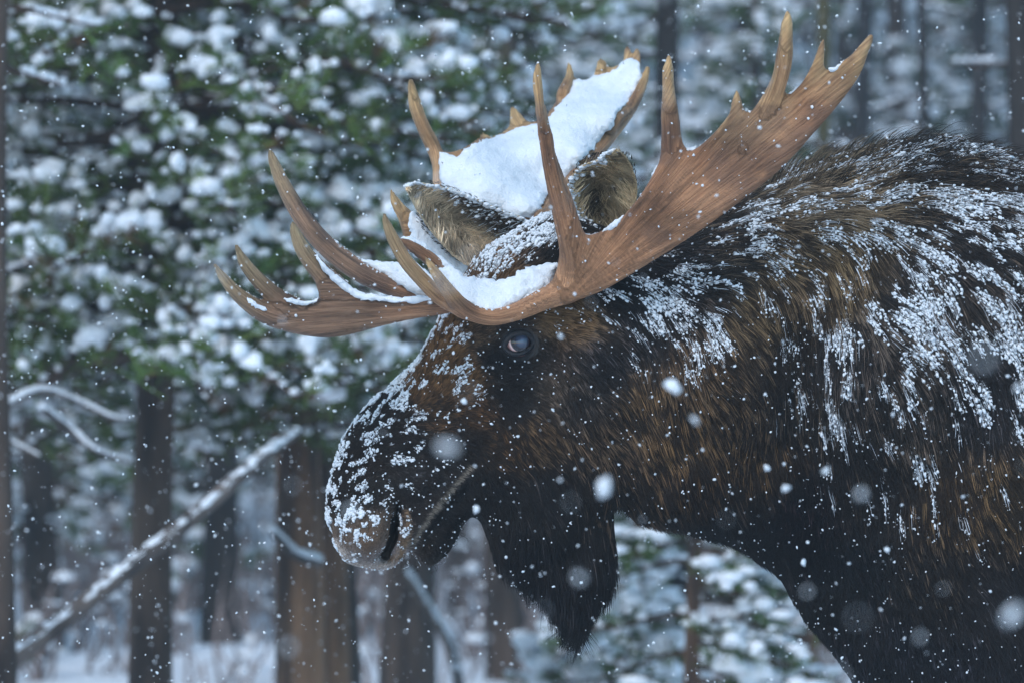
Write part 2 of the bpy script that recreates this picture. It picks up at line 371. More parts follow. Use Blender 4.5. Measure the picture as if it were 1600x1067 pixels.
# snow lying in the coat: px, py, rx, ry, angle, amount
SN = [(1020,470,75,38,.25,1.1),(1090,440,90,35,.1,.8),(1160,370,90,45,-.3,1.0),(1210,330,70,40,-.35,.95),(1290,292,90,36,-.35,.8),(1400,262,90,34,-.2,1.0),(1400,350,330,200,.3,.62),(1480,520,150,200,-.3,.62),(1080,440,150,80,.1,.5),(1500,252,90,26,.1,1.25),(1580,290,60,60,.3,1.0),
 (1500,330,80,55,.3,1.1),(1420,330,70,30,0,.8),(1560,400,70,60,.5,1.15),(1460,430,60,80,.9,1.0),(1380,470,45,70,1.1,1.0),(1340,500,45,40,.9,1.0),(1320,600,25,90,.15,.85),(1270,560,18,60,.1,.6),(1440,540,50,70,-.5,1.0),(1540,520,55,60,.6,1.0),
 (1500,600,45,55,-.5,.95),(1420,620,25,60,-.45,.9),(1440,690,22,60,-.3,.95),(1280,640,16,70,.1,.75),(1400,520,40,110,-.3,.95),(1580,500,60,120,-.5,1.0),(1480,640,30,60,-.5,.85),(1390,620,20,60,-.3,.8),(1580,600,40,90,-.4,.85),(1500,700,20,40,-.4,.4),(1290,470,40,40,0,.5),(1180,450,40,35,.2,.55),(1120,510,50,40,.3,.45),(1060,520,60,40,.3,.45),(980,560,25,60,.3,.25),(1000,430,60,25,.2,.8),
 (800,385,70,30,-.5,1.6),(850,350,45,25,-.4,1.5),(760,410,28,22,-.6,1.6)]
SF = [(690,500,13,20,0,1.5),(672,528,11,20,.3,1.2),(655,553,14,11,-.8,1.2),(640,574,20,11,-.8,1.5),(612,604,20,14,-.7,1.6),(586,628,18,12,-.7,1.3),(560,655,18,11,-.9,1.2),(540,690,16,10,-1.2,1.2),(526,730,14,9,-1.3,1.1),(518,770,14,9,-1.5,1.2),(515,815,16,13,1.5,1.5),(525,850,14,10,1.2,1.1),
 (705,520,20,16,0,.9),(725,545,18,18,0,.6),(700,565,26,18,.4,.8),(712,595,22,16,.4,.8),(735,570,22,18,0,.5),(690,590,14,14,0,.9),(650,600,18,14,-.6,1.1),(620,630,20,12,-.6,.9),(590,660,14,10,0,.6),(640,720,44,7,.05,.85),(672,738,10,14,0,.8),(600,735,10,8,0,.6),(655,700,30,10,0,.25),
 (562,806,20,22,.3,1.6),(545,825,22,12,.4,1.5),(530,790,10,20,0,.5),(545,750,12,22,0,.6),(575,790,10,14,0,.7),(628,830,7,16,0,.8),(598,858,5,14,.6,.5),(560,870,14,7,0,.4),(750,505,16,7,0,.6),(660,640,70,40,-.6,.26),(600,700,60,50,-.6,.28),(545,770,30,60,0,.42),(710,560,40,45,0,.42),(785,512,8,5,0,.3)]
def snow_amt(px, py):
    r = np.zeros(np.shape(px))
    for cx, cy, rx, ry, an, am in SN + SF:
        c, s_ = math.cos(an), math.sin(an)
        a = (px - cx) * c + (py - cy) * s_; b = -(px - cx) * s_ + (py - cy) * c
        r = np.maximum(r, am * np.exp(-((a / rx) ** 2 + (b / ry) ** 2) * .8))
    return r
px, py = coat_px(V)
cf = idw(px, py, CC, 2.2, 18)
base = cf[:, 4:7] * .6 + cf[:, 7:10] * 0 
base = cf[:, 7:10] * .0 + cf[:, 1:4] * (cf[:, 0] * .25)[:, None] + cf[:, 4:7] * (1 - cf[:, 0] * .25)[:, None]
# bare dark skin round the eye, in the nostril and the mouth
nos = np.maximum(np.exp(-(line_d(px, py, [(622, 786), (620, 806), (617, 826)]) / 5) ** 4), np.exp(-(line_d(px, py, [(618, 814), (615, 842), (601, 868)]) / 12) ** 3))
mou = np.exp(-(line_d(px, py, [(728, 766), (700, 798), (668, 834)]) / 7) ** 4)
eyr = np.hypot(px - 810, py - 537)
ek = np.exp(-(eyr / 34) ** 4)
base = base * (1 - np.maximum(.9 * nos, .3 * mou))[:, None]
base = base * (1 - ek)[:, None] + np.array([.012, .012, .015]) * ek[:, None]
M_skin = attr_mat('hide', .55, .35)
_b = M_skin.node_tree; _n = N(_b, 'ShaderNodeTexNoise', Scale=420.0, Detail=3.0); _u = N(_b, 'ShaderNodeBump', Strength=.5, Distance=.002)
_b.links.new(_n.outputs[0], _u.inputs['Height']); _b.links.new(_u.outputs[0], _b.nodes['Principled BSDF'].inputs['Normal'])
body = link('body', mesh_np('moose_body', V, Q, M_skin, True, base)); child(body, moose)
print('body', len(V), len(Q))

# ---- sampling the coat
def sample_mesh(V, Q, n, wfun=None):
    T = np.vstack([Q[:, [0, 1, 2]], Q[:, [0, 2, 3]]])
    A, B, C = V[T[:, 0]], V[T[:, 1]], V[T[:, 2]]
    nr = np.cross(B - A, C - A); ar = np.linalg.norm(nr, axis=1) / 2
    cen = (A + B + C) / 3
    wt = ar.copy()
    if wfun is not None: wt *= wfun(cen, nr / (2 * ar[:, None] + 1e-12))
    cs = np.cumsum(wt); r = RNG.random(n) * cs[-1]; t = np.searchsorted(cs, r); t = np.clip(t, 0, len(T) - 1)
    a, b = RNG.random(n), RNG.random(n); m = a + b > 1; a[m], b[m] = 1 - a[m], 1 - b[m]
    return A[t] + (B - A)[t] * a[:, None] + (C - A)[t] * b[:, None], t, T
def vnormals(V, Q):
    d1 = V[Q[:, 2]] - V[Q[:, 0]]; d2 = V[Q[:, 3]] - V[Q[:, 1]]; n = np.cross(d1, d2); o = np.zeros_like(V)
    for k in range(4):
        for c in range(3): o[:, c] += np.bincount(Q[:, k], weights=n[:, c], minlength=len(V))
    return o / (np.linalg.norm(o, axis=1)[:, None] + 1e-12)
VN = vnormals(V, Q)
def norm(a): return a / (np.linalg.norm(a, axis=-1, keepdims=True) + 1e-12)
def coat_weight(c, n):
    px, py = coat_px(c)
    cf = idw(px, py, CC, 2.2, 18); L = cf[:, 7]
    w_ = 1.0 / np.clip(L, 7, 26)
    vis = np.where(n[:, 1] < .35, 1.0, .14)
    vis = vis * np.where(c[:, 0] > .92, .10, 1) * np.where(c[:, 2] < .93, .12, 1)
    return w_ * vis
NH = 370000
roots, ti, TT = sample_mesh(V, Q, NH, coat_weight)
nn = norm(VN[TT[ti, 0]] + VN[TT[ti, 1]] + VN[TT[ti, 2]])
px, py = coat_px(roots)
keep = (np.hypot((px - 810) / 31, (py - 538) / 26) > 1) & (line_d(px, py, [(622, 788), (620, 806), (617, 826)]) > 3) & (line_d(px, py, [(618, 816), (614, 842), (602, 868)]) > 8) 
roots, nn, px, py = roots[keep], nn[keep], px[keep], py[keep]
NHn = len(roots)
cf = idw(px, py, CC, 2.2, 18)
cf[:, 1] *= .80; cf[:, 2] *= .85; cf[:, 3] *= 1.0; cf[:, 4:7] *= 1.0
def band(pts, w_): return np.clip(1.3 - line_d(px, py, pts) / w_, 0, 1)[:, None]
for pts_, w_, fr_, lc, dc in (([(732, 728), (712, 752), (680, 790), (655, 826), (640, 850)], 5, .75, (.30, .25, .20), (.07, .055, .045)),
                            ([(634, 800), (636, 830), (624, 868), (600, 885)], 6, 1, (.34, .21, .12), (.11, .065, .04)),
                            ([(526, 850), (545, 878), (575, 886), (606, 886)], 8, 1, (.62, .52, .46), (.32, .25, .2))):
    k_ = band(pts_, w_); cf[:, 0:1] = cf[:, 0:1] * (1 - k_) + fr_ * k_; cf[:, 1:4] = cf[:, 1:4] * (1 - k_) + np.array(lc) * k_; cf[:, 4:7] = cf[:, 4:7] * (1 - k_) + np.array(dc) * k_
Lh = cf[:, 7] / 1000
# fringe under the throat and along the withers hangs/stands longer
dirs = np.stack([cf[:, 8], np.zeros(NHn), -cf[:, 9]], 1)
ang = (fbm(roots, 14, 3) - .5) * 1.3 + (fbm(roots, 45, 5) - .5) * .9
ca, sa = np.cos(ang), np.sin(ang)
dirs = np.stack([dirs[:, 0] * ca - dirs[:, 2] * sa, dirs[:, 1], dirs[:, 0] * sa + dirs[:, 2] * ca], 1)
dirs = norm(norm(dirs) + RNG.normal(0, .09, (NHn, 3)))
tg = norm(dirs - nn * (dirs * nn).sum(1)[:, None])
lift = cf[:, 10] * (.5 + .6 * RNG.random(NHn) + .6 * noise3(roots, 50, 77))
Lh = Lh * (.65 + .6 * RNG.random(NHn))
crest = (nn[:, 2] > .5) & (px > 1150) & (px < 1680) & (py < 300) & (RNG.random(NHn) < .07)
lift = np.where(crest, 1.25, lift); Lh = np.where(crest, Lh * RNG.uniform(.55, 1.05, NHn), Lh)
K = 6
sK = np.linspace(0, 1, K)
def strands(roots, nn, tg, L, lift, sag):
    P = np.zeros((len(roots), K, 3))
    for k, s_ in enumerate(sK):
        out_ = lift * (s_ - .42 * s_ * s_)
        al = s_ - .12 * s_ * s_
        P[:, k] = roots + (tg * al + nn * out_[:, None]) * L[:, None] + np.array([0, 0, -1]) * (sag * L * s_ * s_)[:, None]
    return P
sag = np.where(Lh > .028, .18, .04)
P = strands(roots, nn, tg, Lh, lift, sag)
G = RNG.choice(NHn, NHn // 11, replace=False)
kd = kdtree.KDTree(len(G))
for i, g in enumerate(G): kd.insert(roots[g], i)
kd.balance()
gi = np.array([G[kd.find(p)[1]] for p in roots])
dl = np.linalg.norm(roots - roots[gi], axis=1)
same = (nn * nn[gi]).sum(1) > .6
clump = np.where(same & ~crest, np.clip(1 - dl / .03, 0, 1), 0) * (.25 + .75 * noise3(roots, 60, 9))
for k, s_ in enumerate(sK):
    tgt = P[gi, k] + (roots - roots[gi]) * .12
    wk = (clump * .74 * min(1, s_ ** 1.3))[:, None]
    P[:, k] = P[:, k] * (1 - wk) + tgt * wk
# strand colours
lightp = cf[:, 0]
gr_ = RNG.random(NHn)[gi]
cn = gr_ * .5 + RNG.random(NHn) * .5
lw = np.clip((lightp * .82 + (fbm(roots, 14, 31) - .5) * .45 * np.clip(lightp * 3, 0, 1) - cn + .06) / .2, 0, 1)
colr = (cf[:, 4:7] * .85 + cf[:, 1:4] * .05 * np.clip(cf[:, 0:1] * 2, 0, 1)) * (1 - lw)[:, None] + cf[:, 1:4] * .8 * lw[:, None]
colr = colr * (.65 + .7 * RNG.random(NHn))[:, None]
cK = np.repeat(colr[:, None, :], K, 1)
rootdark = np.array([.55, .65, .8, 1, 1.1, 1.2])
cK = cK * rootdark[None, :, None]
# snow held by the strands
sa_ = snow_amt(px, py)
st = np.stack([roots[:, 0] - roots[:, 2] * .0, roots[:, 1], roots[:, 2]], 1)
# patches drawn out along the lie of the hair
d0_ = norm(np.stack([cf[:, 8], np.zeros(NHn), -cf[:, 9]], 1))
pn = 0
st_len = np.clip(Lh * .9, .006, .04)
for j in range(6): pn = pn + noise3(roots + d0_ * ((j - 2.5) / 2.5 * .5 * st_len)[:, None], np.where(Lh > .02, 120, 150)[:, None], 41)
pn = (pn / 6 - .5) * 1.25 + .5
p2 = 0
for j in range(8): p2 = p2 + noise3(roots + d0_ * ((j - 3.5) / 3.5 * 1.1 * st_len)[:, None], 62, 45)
p2 = (p2 / 8 - .5) * 1.7 + .5
pn = pn * .60 + p2 * .26 + fbm(roots, 24, 43, 2) * .20
od = np.argsort(pn); pn = np.empty(NHn); pn[od] = np.linspace(0, 1, NHn)   # even spread, so the cover is what is asked for
up = np.clip(nn[:, 2] * .35, -.2, .3)
cov = np.where(Lh > .018, np.minimum(sa_ * .46, .52), np.minimum(sa_ * .55, .85)) + up * .25 * (sa_ > .25)
snowy = np.clip((cov - pn) / .10 + .3, 0, 1) * np.clip(.35 + noise3(roots, 210, 47) * 1.1, 0, 1) * (sa_ > .04) * (nn[:, 1] < .6)
snowy = np.where(crest, 0, snowy); cK[crest] *= .7
isn = (RNG.random(NHn) < snowy * .42)
SNOWC = np.array([.68, .72, .78])
cK[isn, 2:] = SNOWC
rK = np.array([1, 1.05, .95, .75, .5, .15])
wid = np.clip(Lh * 22, .30, .46) * .001 * (.7 + .6 * RNG.random(NHn))
rad = wid[:, None] * rK[None]
M_fur, _nt, _p = mat_new('fur')
_a = N(_nt, 'ShaderNodeAttribute', attribute_name='tint'); _nt.links.new(_a.outputs['Color'], _p.inputs['Base Color'])
_p.inputs['Roughness'].default_value = .5; _p.inputs['Specular IOR Level'].default_value = .18
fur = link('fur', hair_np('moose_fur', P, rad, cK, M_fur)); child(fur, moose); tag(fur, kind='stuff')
print('fur', NHn)

# ---- snow crumbs held in the coat
ICO_V = []; 
t_ = (1 + 5 ** .5) / 2
ICO_V = norm(np.array([(-1, t_, 0), (1, t_, 0), (-1, -t_, 0), (1, -t_, 0), (0, -1, t_), (0, 1, t_), (0, -1, -t_), (0, 1, -t_), (t_, 0, -1), (t_, 0, 1), (-t_, 0, -1), (-t_, 0, 1)], float))
ICO_F = np.array([(0, 11, 5), (0, 5, 1), (0, 1, 7), (0, 7, 10), (0, 10, 11), (1, 5, 9), (5, 11, 4), (11, 10, 2), (10, 7, 6), (7, 1, 8), (3, 9, 4), (3, 4, 2), (3, 2, 6), (3, 6, 8), (3, 8, 9), (4, 9, 5), (2, 4, 11), (6, 2, 10), (8, 6, 7), (9, 8, 1)])
def ico2():
    V = [tuple(v) for v in ICO_V]; F = []; cache = {}
    def mid(a, b):
        k = (min(a, b), max(a, b))
        if k not in cache:
            m = np.array(V[a]) + np.array(V[b]); m /= np.linalg.norm(m); cache[k] = len(V); V.append(tuple(m))
        return cache[k]
    for a, b, c in ICO_F:
        x, y, z = mid(a, b), mid(b, c), mid(c, a); F += [(a, x, z), (b, y, x), (c, z, y), (x, y, z)]
    return np.array(V), np.array(F)
ICO2_V, ICO2_F = ico2()
def blobs(name, cen, ax_u, ax_v, ax_w, rough=.35, fine=False, seed=0):
    """many irregular lumps in one mesh; ax_* are (n,3) half-axis vectors"""
    BV, BF = (ICO2_V, ICO2_F) if fine else (ICO_V, ICO_F)
    n = len(cen); m = len(BV); r = np.random.default_rng(seed)
    q = 1 + rough * (r.random((n, m)) - .5) * 2
    X = BV[None, :, :] * q[..., None]
    Vv = cen[:, None, :] + X[..., 0:1] * ax_u[:, None, :] + X[..., 1:2] * ax_v[:, None, :] + X[..., 2:3] * ax_w[:, None, :]
    Ff = (BF[None] + (np.arange(n) * m)[:, None, None]).reshape(-1, 3)
    return Vv.reshape(-1, 3), Ff
cand = np.nonzero(RNG.random(NHn) < snowy * np.where(Lh < .018, .8, .85))[0]
cand = np.concatenate([cand, cand[Lh[cand] >= .018]])
face = Lh[cand] < .02
sz = np.where(face, .0013, .0013) * (.34 + RNG.random(len(cand)) ** 3.5 * 1.5) * (.7 + .5 * np.clip(sa_[cand], 0, 1.3))
kk = np.where(face, 4, RNG.integers(2, 6, len(cand)))
cen = P[cand, kk] + nn[cand] * (sz * .6)[:, None]
ax = norm(P[cand, 5] - P[cand, 2]); bx = norm(np.cross(ax, nn[cand])); cx_ = np.cross(ax, bx)
el = np.where(face, 1.1, 1.35) * (.7 + .7 * RNG.random(len(cand)))
bv, bf = blobs('s', cen, ax * (sz * el)[:, None], bx * sz[:, None], cx_ * (sz * .8)[:, None], .55, False, 3)
o = link('snow_crumbs', mesh_np('coat_snow', bv, bf, M_snow, True)); child(o, moose); tag(o, kind='stuff')
print('crumbs', len(cand))

# ---- a few single flakes on the dark coat, plus the frosted whiskers under the lip
rs = RNG.choice(NHn, 2600, replace=False); rs = rs[(nn[rs, 1] < .2)]
sz = .0007 + .0012 * RNG.random(len(rs)) ** 2
e3 = np.eye(3)
bv, bf = blobs('f', P[rs, 5] + nn[rs] * .001, e3[0] * sz[:, None], e3[1] * sz[:, None], e3[2] * sz[:, None], .4, False, 5)
o = link('snow_specks', mesh_np('coat_specks', bv, bf, M_snow, True)); child(o, moose); tag(o, kind='stuff')
wn = 26
wr_ = Wa([(random.uniform(618, 725), 0, random.uniform(-.05, .03)) for _ in range(wn)])
wr_[:, 2] = CAMZ + (533.5 - np.interp(800 + wr_[:, 0] * 1000, [618, 640, 655, 690, 725], [874, 858, 868, 862, 812])) / 1000
WP = np.zeros((wn, K, 3)); wl = RNG.uniform(.012, .032, wn)
for k, s_ in enumerate(sK): WP[:, k] = wr_ + np.stack([RNG.normal(0, .001, wn) + s_ * wl * .25 * np.sign(RNG.random(wn) - .3), -s_ * wl * .2, -s_ * wl], 1)
wc = np.zeros((wn, K, 3)) + np.array([.03, .025, .02]); wc[::6, 3:] = (.6, .64, .7)
o = link('whiskers', hair_np('whiskers', WP, np.full((wn, K), .00025), wc, M_fur)); child(o, moose); tag(o, kind='stuff')

# ---- eyes
M_eye, ent, eb = mat_new('eye')
tc = N(ent, 'ShaderNodeTexCoord'); sx = N(ent, 'ShaderNodeVectorMath', operation='SUBTRACT'); sx.inputs[1].default_value = (.15, -.96, .15)
ln = N(ent, 'ShaderNodeVectorMath', operation='LENGTH'); ent.links.new(tc.outputs['Object'], sx.inputs[0])
nv = N(ent, 'ShaderNodeVectorMath', operation='NORMALIZE'); ent.links.new(tc.outputs['Object'], nv.inputs[0]); ent.links.new(nv.outputs[0], sx.inputs[0])
ent.links.new(sx.outputs[0], ln.inputs[0])
r = N(ent, 'ShaderNodeValToRGB'); els = r.color_ramp.elements
els[0].position = 0; els[0].color = (.085, .12, .20, 1); els[1].position = .40; els[1].color = (.03, .04, .07, 1)
for pz, c in ((.50, (.03, .022, .03)), (.62, (.008, .006, .008)), (.76, (.02, .01, .01)), (.82, (.9, .62, .56)), (1.0, (.42, .20, .18)), (1.2, (.06, .02, .02))):
    e = els.new(pz) if pz <= 1 else None
    if e: e.color = (*c, 1)
ent.links.new(ln.outputs[1], r.inputs[0]); ent.links.new(r.outputs[0], eb.inputs['Base Color'])
eb.inputs['Roughness'].default_value = .06; eb.inputs['Specular IOR Level'].default_value = .7
def sphere_mesh(name, mat, n=24):
    VV = []; FF = []
    for i in range(n + 1):
        th = math.pi * i / n
        for j in range(2 * n):
            ph = math.pi * j / n; VV.append((math.sin(th) * math.cos(ph), math.sin(th) * math.sin(ph), math.cos(th)))
    for i in range(n):
        for j in range(2 * n):
            a = i * 2 * n + j; b = i * 2 * n + (j + 1) % (2 * n); FF.append((a, b, b + 2 * n, a + 2 * n)[::-1])
    return mesh_np(name, np.array(VV), np.array(FF), mat)
em = sphere_mesh('eyeball', M_eye)
def near_y(pxq, pyq):
    """depth of the near flank at a photo position"""
    vx, vy = coat_px(V); m = V[:, 1] < 0; dd = (vx - pxq) ** 2 + (vy - pyq) ** 2 + np.where(m, 0, 1e9)
    return V[np.argsort(dd)[:6], 1].mean()
ye = near_y(812, 537)
for sgn in (1, -1):
    o = link('eye', em); c = Wp(812, 536, ye + .009)
    o.scale = (.0232, .0232 * sgn, .0232); o.location = (c.x, c.y * sgn, c.z); child(o, moose)
# lids: a rounded ring of dark skin with an almond opening
M_lid = noise_mat('eyelid', (.010, .010, .013), (.03, .026, .028), 200, .4, .6, 500, bdist=.002)
def ring(name, pts, rad, mat):
    pts = np.asarray(pts); n = len(pts); VV = []; m = 8
    for i in range(n):
        t = norm(pts[(i + 1) % n] - pts[i - 1]); a = norm(np.cross(t, (0, 1, 0))); b = np.cross(t, a)
        for j in range(m):
            q = 2 * math.pi * j / m; VV.append(pts[i] + (a * math.cos(q) + b * math.sin(q)) * rad[i])
    FF = [(i * m + j, i * m + (j + 1) % m, ((i + 1) % n) * m + (j + 1) % m, ((i + 1) % n) * m + j) for i in range(n) for j in range(m)]
    return mesh_np(name, np.array(VV), np.array(FF), mat)
for sgn in (1, -1):
    pts = []; rr = []
    for i in range(40):
        a = 2 * math.pi * i / 40; ex = math.cos(a); ez = math.sin(a)
        qx = 811 + 22.5 * ex; qy = 537 - (17.5 if ez > 0 else 15.5) * ez * (abs(math.sin(a)) ** .25) + 3 * (-ex)
        yy = ye - .0085 + .006 * ex * ex
        p = Wp(qx, qy, yy); pts.append((p.x, p.y * sgn, p.z)); rr.append(.0055 if ez > 0 else .0042)
    o = link('eyelid', ring('eyelid', pts, rr, M_lid)); child(o, moose)
# ------------------------------------------------------------------ antlers and ears
def sheet_F(X2, Z2, Y3, poly, y0, R, flat=1.0):
    """poly world xz; y0 (nx,nz) sheet depth; returns field over Y3"""
    d = poly_sd(X2, Z2, poly); u = np.clip(d / R, -2.5, 1)
    T2 = (R * flat) ** 2 * (1 - (1 - u) ** 2)
    return (T2[:, None, :] - (Y3 - y0[:, None, :]) ** 2) / (2 * R)
def tube_pts(pts, n=5):
    """rows px,py,y,radius(px) -> world path + radii"""
    q = smooth_open(np.asarray(pts, float), n)
    P_ = np.array([[*Wp(a[0], a[1], a[2])] for a in q]); return P_, q[:, 3] / 1000 * (CAMD + q[:, 2]) / CAMD
def antler_mesh(sheets, tubes, yctrl, x0, x1, z0, z1, y0, y1, h=.0036, hy=.0045, ridges=()):
    xs_, ys_, zs_ = np.arange(x0, x1, h), np.arange(y0, y1, hy), np.arange(z0, z1, h)
    X2, Z2 = np.meshgrid(xs_, zs_, indexing='ij')
    F = np.full((len(xs_), len(ys_), len(zs_)), -1.0)
    Y3 = ys_[None, :, None]
    for poly_px, yc, R, k in sheets:
        # depth of the sheet as a function of world x,z, from control points given at photo positions
        cw = [(*[Wp(a, b, c)[i] * 1000 for i in (0, 2)], c) for a, b, c in yc]
        ysh = idw(X2 * 1000, Z2 * 1000, cw, 1.8, 30)[..., 0]
        yv = [idw(np.array([a]), np.array([b]), [(p[0], p[1], p[2]) for p in yc], 1.8, 30)[0, 0] for a, b in poly_px]
        pw = np.array([(Wp(a, b, c).x, Wp(a, b, c).z) for (a, b), c in zip(poly_px, yv)])
        Fi = sheet_F(X2, Z2, Y3, smooth_closed(pw, 3), ysh, R)
        F = smax(F, Fi, k)
    for pts in tubes:
        P_, r_ = tube_pts(pts); capsule_F(F, xs_, ys_, zs_, P_, r_, .011)
    V, Q = surface_nets(F, xs_, ys_, zs_); V = relax(V, Q, 2)
    return V, Q
def antler_color(V, base, tipc, dark, tips, origin, seed, tiprad=.11, tubes=()):
    o_ = np.array(Wp(*origin)); D = V - o_; r = np.linalg.norm(D, axis=1)
    th = np.arctan2(D[:, 2], D[:, 0])
    g = np.stack([r * 9, th * 26, D[:, 1] * 20], 1)
    gf = np.stack([r * 30, th * 90, D[:, 1] * 60], 1)
    for ti, tb in enumerate(tubes):       # on a tine the grain runs along the tine
        P_, r_ = tube_pts(tb); s0 = 0; bd = np.full(len(V), 9.); bs_ = np.zeros(len(V)); bo = np.zeros((len(V), 3)); br = np.ones(len(V))
        for a_, b_, ra in zip(P_[:-1], P_[1:], r_[:-1]):
            e = b_ - a_; L = np.linalg.norm(e); t = np.clip((V - a_) @ e / (L * L), 0, 1); off = V - a_ - t[:, None] * e; dd = np.linalg.norm(off, axis=1) - ra
            m = dd < bd; bd[m] = dd[m]; bs_[m] = s0 + t[m] * L; bo[m] = off[m]; s0 += L
        m = bd < .0035
        nrm = norm(np.cross(P_[-1] - P_[0], (0, 1, 0)))
        g[m] = np.stack([bs_ * 9 + ti * 7, (bo @ nrm) * 95, bo[:, 1] * 70], 1)[m]; gf[m] = np.stack([bs_ * 30 + ti * 7, (bo @ nrm) * 330, bo[:, 1] * 200], 1)[m]
    grain = fbm(g, 1.0, seed, 3); g2 = fbm(gf, 1.0, seed + 3, 2)
    tp = np.full(len(V), 9.)
    for t in tips: tp = np.minimum(tp, np.linalg.norm(V - np.array(Wp(*t)), axis=1))
    k = np.clip(1 - tp / tiprad, 0, 1)[:, None]; k = k * (.6 + .6 * g2[:, None])
    c = np.array(base) * (1 + (grain[:, None] - .5) * 1.1 + (g2[:, None] - .5) * .9)
    k = np.clip(k, 0, 1); c = c * (1 + (fbm(V, 7, seed + 31, 3)[:, None] - .5) * np.array([.9, 1.1, 1.25]))
    vein = np.clip((fbm(gf * .35, 1.0, seed + 41, 2) - .60) * 9, 0, .55)[:, None]; c = c * (1 - vein * .6)
    c = c * (1 - k) + np.array(tipc) * (.8 + .4 * g2[:, None]) * k
    m = np.clip((fbm(V, 18, seed + 9) - .58) * 5, 0, .6)[:, None]
    c = c * (1 - m) + np.array(dark) * m
    tip2 = np.clip(1 - tp / .016, 0, 1)[:, None] * .5
    c = c * (1 - tip2) + np.array([.10, .05, .025]) * tip2
    g[:, 1] *= 3.5; return np.clip(c, 0.01, 1), g
M_antler = attr_mat('antler', .5, .4)
_b = M_antler.node_tree; _pb = _b.nodes['Principled BSDF']
_at = N(_b, 'ShaderNodeAttribute', attribute_name='grain'); _n = N(_b, 'ShaderNodeTexNoise', Scale=1.6, Detail=5.0, Roughness=.6)
_b.links.new(_at.outputs['Vector'], _n.inputs['Vector'])
_tc = N(_b, 'ShaderNodeTexCoord'); _n3 = N(_b, 'ShaderNodeTexNoise', Scale=160.0, Detail=4.0); _b.links.new(_tc.outputs['Object'], _n3.inputs['Vector'])
_mx = N(_b, 'ShaderNodeMath', operation='MULTIPLY_ADD'); _mx.inputs[1].default_value = .35; _b.links.new(_n3.outputs[0], _mx.inputs[0]); _b.links.new(_n.outputs[0], _mx.inputs[2])
_u = N(_b, 'ShaderNodeBump', Strength=.8, Distance=.006); _b.links.new(_mx.outputs[0], _u.inputs['Height']); _b.links.new(_u.outputs[0], _pb.inputs['Normal'])
_rr = N(_b, 'ShaderNodeValToRGB'); _rr.color_ramp.elements[0].position = .36; _rr.color_ramp.elements[0].color = (.62, .56, .53, 1); _rr.color_ramp.elements[1].position = .58; _rr.color_ramp.elements[1].color = (1.12, 1.1, 1.08, 1)
_b.links.new(_n.outputs[0], _rr.inputs[0])
_mm = N(_b, 'ShaderNodeMix', data_type='RGBA', blend_type='MULTIPLY'); _mm.inputs[0].default_value = 1
_tt = [n for n in _b.nodes if n.type == 'ATTRIBUTE' and n.attribute_name == 'tint'][0]
_b.links.new(_tt.outputs['Color'], _mm.inputs[6]); _b.links.new(_rr.outputs[0], _mm.inputs[7]); _b.links.new(_mm.outputs[2], _pb.inputs['Base Color'])

# near antler: rear palm
PALM = [(836,105),(832,130),(838,175),(848,225),(858,280),(869,330),(877,375),(877,405),(870,429),(858,450),(835,466),(805,482),(812,492),(850,478),(895,472),
 (941,455),(975,436),(1024,406),(1072,376),(1121,342),(1160,313),(1204,279),(1238,247),(1267,214),(1297,180),(1326,144),(1345,115),(1357,83),(1365,60),(1360,53),(1350,63),(1331,85),(1311,100),(1297,110),(1288,103),
 (1289,73),(1287,60),(1280,71),(1267,105),(1253,129),(1238,144),(1226,146),(1226,132),(1233,97),(1236,63),(1237,29),(1231,17),(1226,22),(1221,58),(1211,107),(1199,136),(1184,161),(1172,175),(1163,172),(1158,156),(1151,140),(1143,161),(1138,180),
 (1116,207),(1092,229),(1077,235),(1066,222),(1060,195),(1053,146),(1050,97),(1046,86),(1040,95),(1037,146),(1034,214),(1031,248),(1019,275),(999,307),(975,336),(950,356),(920,367),(909,354),(892,302),(870,244),(853,180),(846,112),(841,98)]
PY_ = [(840,100,-.34),(870,330,-.22),(880,450,-.16),(810,488,-.17),(950,400,-.20),(1000,400,-.235),(1046,90,-.36),(1060,260,-.30),(1151,140,-.37),(1120,300,-.32),(1231,20,-.43),(1240,180,-.37),(1287,60,-.43),(1360,55,-.43),(1300,150,-.40)]
TUBES = [
 # rim that carries the brow tines, and the two nearest tines
 [(880,455,-.15,20),(845,470,-.165,17),(805,488,-.18,14),(765,496,-.195,13),(728,484,-.21,13.5),(704,460,-.23,12),(684,432,-.25,9),(671,412,-.26,5.5),(664,402,-.265,2)],
 [(722,484,-.205,12),(690,466,-.20,13),(662,440,-.21,12),(634,408,-.22,11.5),(615,375,-.225,10),(604,350,-.23,7),(600,334,-.235,2.5)],
 [(712,446,-.10,8),(694,424,-.10,10),(668,402,-.11,11),(645,386,-.12,9),(626,375,-.13,4)],
 # front blade of the rear palm made round at its root
 [(845,170,-.30,9),(860,260,-.26,12),(880,340,-.22,16),(893,400,-.18,18),(886,450,-.15,22)],
 [(1043,110,-.35,8),(1047,180,-.33,12),(1050,240,-.30,11),(1052,285,-.285,4)],
 [(1229,40,-.42,8),(1226,90,-.41,12),(1214,140,-.39,12),(1190,190,-.37,8),(1160,235,-.35,3)],
 # big front palm, upper edge tine
 [(421,233,-.02,2.5),(427,252,-.02,8),(443,290,-.03,12),(470,337,-.04,14.5),(505,380,-.06,16),(552,418,-.08,17),(600,444,-.10,15),(650,460,-.12,13),(700,470,-.15,14)],
 [(457,347,-.17,3),(462,365,-.165,9),(476,395,-.16,13),(505,430,-.15,16),(535,455,-.14,16)],
 [(369,383,-.2,3),(380,408,-.19,9),(400,434,-.18,12),(430,462,-.17,14),(470,485,-.16,14)],
 [(335,413,-.2,3),(350,436,-.195,8),(377,464,-.185,11),(415,488,-.175,14),(460,500,-.165,15)],
]
